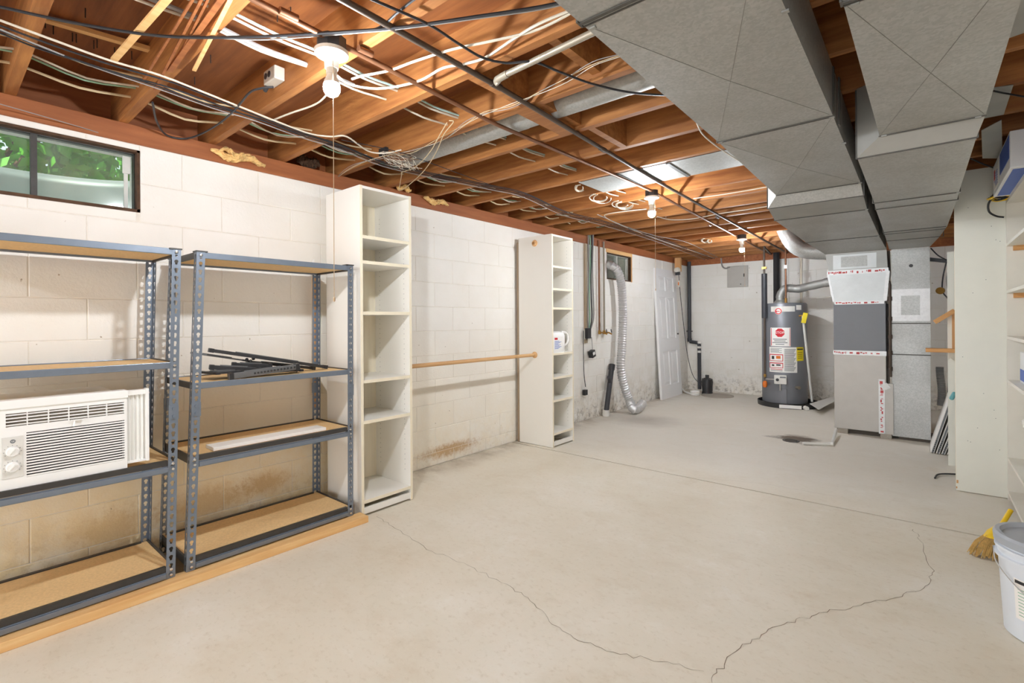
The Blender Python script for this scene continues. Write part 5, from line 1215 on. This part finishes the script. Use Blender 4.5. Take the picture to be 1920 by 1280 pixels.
# cable end on the floor
tag(MB().tube(smoothline([P(1753,896,z=.006), P(1757,890,z=.012), P(1768,888,z=.012), P(1795,889,z=.010), P(1830,893,z=.010)],5), .006, 8).build('power_cable', M['black_cable'], None, True), 'short black cord end lying on the floor beside the off-white panel', 'cord')

# bucket with lid
bx, by = 3.503, 2.69; Bk = thing('lidded_bucket', 'white plastic bucket with grey lid and wire handle at the lower right corner', 'bucket', (bx,by,0))
MB().lathe([(.122,0),(.130,.006),(.146,.30),(.146,.345)], (bx,by,0), 40).build('body', M['pail'], Bk, True)
for z in (.285,.318): MB().lathe([(.147,0),(.156,.003),(.156,.012),(.147,.014)], (bx,by,z), 40).build('rib', M['pail'], Bk, True)
MB().lathe([(.150,0),(.158,.004),(.160,.030),(.153,.040),(.140,.040),(.134,.026),(.05,.024),(0,.024)], (bx,by,.338), 40).build('lid', M['pail_lid'], Bk, True)
vd = Vector((CAM.x-bx, CAM.y-by, 0)).normalized(); vr = Vector((-vd.y, vd.x, 0))
hp = [Vector((bx,by,.300)) - vr*.158, Vector((bx,by,.26)) - vr*.140 + vd*.085, Vector((bx,by,.19)) - vr*.05 + vd*.16, Vector((bx,by,.19)) + vr*.05 + vd*.16, Vector((bx,by,.26)) + vr*.140 + vd*.085, Vector((bx,by,.300)) + vr*.158]
MB().tube(smoothline(hp,8), .0022, 6).build('handle', M['chrome'], Bk, True)
b = MB(); n = 10
for i in range(n+1):
    a = -.75 + 1.35*i/n; dv_ = vd*math.cos(a)+vr*math.sin(a)
    for z in (.085,.235): b.v.append(tuple(Vector((bx,by,z)) + dv_*(.1305+(z-.006)*.0544+.0008)))
b.f = [(2*i,2*i+2,2*i+3,2*i+1) for i in range(n)]; lb = b.build('label', M['paper'], Bk)
b = MB()
for i in range(n+1):
    a = -.72 + 1.28*i/n; dv_ = vd*math.cos(a)+vr*math.sin(a)
    for z in (.218,.230): b.v.append(tuple(Vector((bx,by,z)) + dv_*(.1305+(z-.006)*.0544+.0014)))
b.f = [(2*i,2*i+2,2*i+3,2*i+1) for i in range(n)]; b.build('black_band', M['ink'], lb)
b = MB()
for k in range(9):
    z = .10+k*.012; m0 = len(b.v)
    for i in range(7):
        a = -.66 + (.9+.1*(k%3))*i/6; dv_ = vd*math.cos(a)+vr*math.sin(a)
        for zz in (z, z+.003): b.v.append(tuple(Vector((bx,by,zz)) + dv_*(.1305+(zz-.006)*.0544+.0014)))
    b.f += [(m0+2*i,m0+2*i+2,m0+2*i+3,m0+2*i+1) for i in range(6)]
b.build('print', M['green_cable'], lb)
# broom
bp = P(1846,1046,z=.0); t = thing('broom', 'yellow-capped straw broom standing on the floor behind the bucket', 'broom', bp)
c0 = P(1866,1004,y=bp.y+.06); b = MB(); rnd = random.Random(9); ax = (c0-Vector((bp.x+.01,bp.y,0))).normalized()
for i in range(240):
    s = rnd.uniform(-1,1); w = rnd.uniform(-1,1); top_ = c0 + vr*s*.035 + vd*w*.016; bot = Vector((bp.x+.015,bp.y,.002)) + vr*(s*.072+rnd.uniform(-.008,.008)) + vd*w*.03 + Vector((0,0,rnd.uniform(0,.02)))
    b.tube([top_, top_.lerp(bot,.5)+vr*s*.012, bot], .0017, 3, False)
w_ = b.build('bristles', M['bristle'], t); w_['kind'] = 'stuff'
up = (P(1893,960,y=bp.y+.16)-c0).normalized()
cap = MB()
def ring(c, hw, hd_): return [c + vr*hw*math.cos(a) + vd*hd_*math.sin(a) for a in [2*PI*i/14 for i in range(14)]]
loft(cap, [ring(c0-up*.014,.040,.022), ring(c0+up*.025,.038,.021), ring(c0+up*.05,.026,.017), ring(c0+up*.08,.011,.010)]); cap.build('cap', M['broom_yellow'], t, True)
MB().cyl(c0+up*.07, c0+up*.17, .0105, 12).build('handle', M['broom_yellow'], t, True)
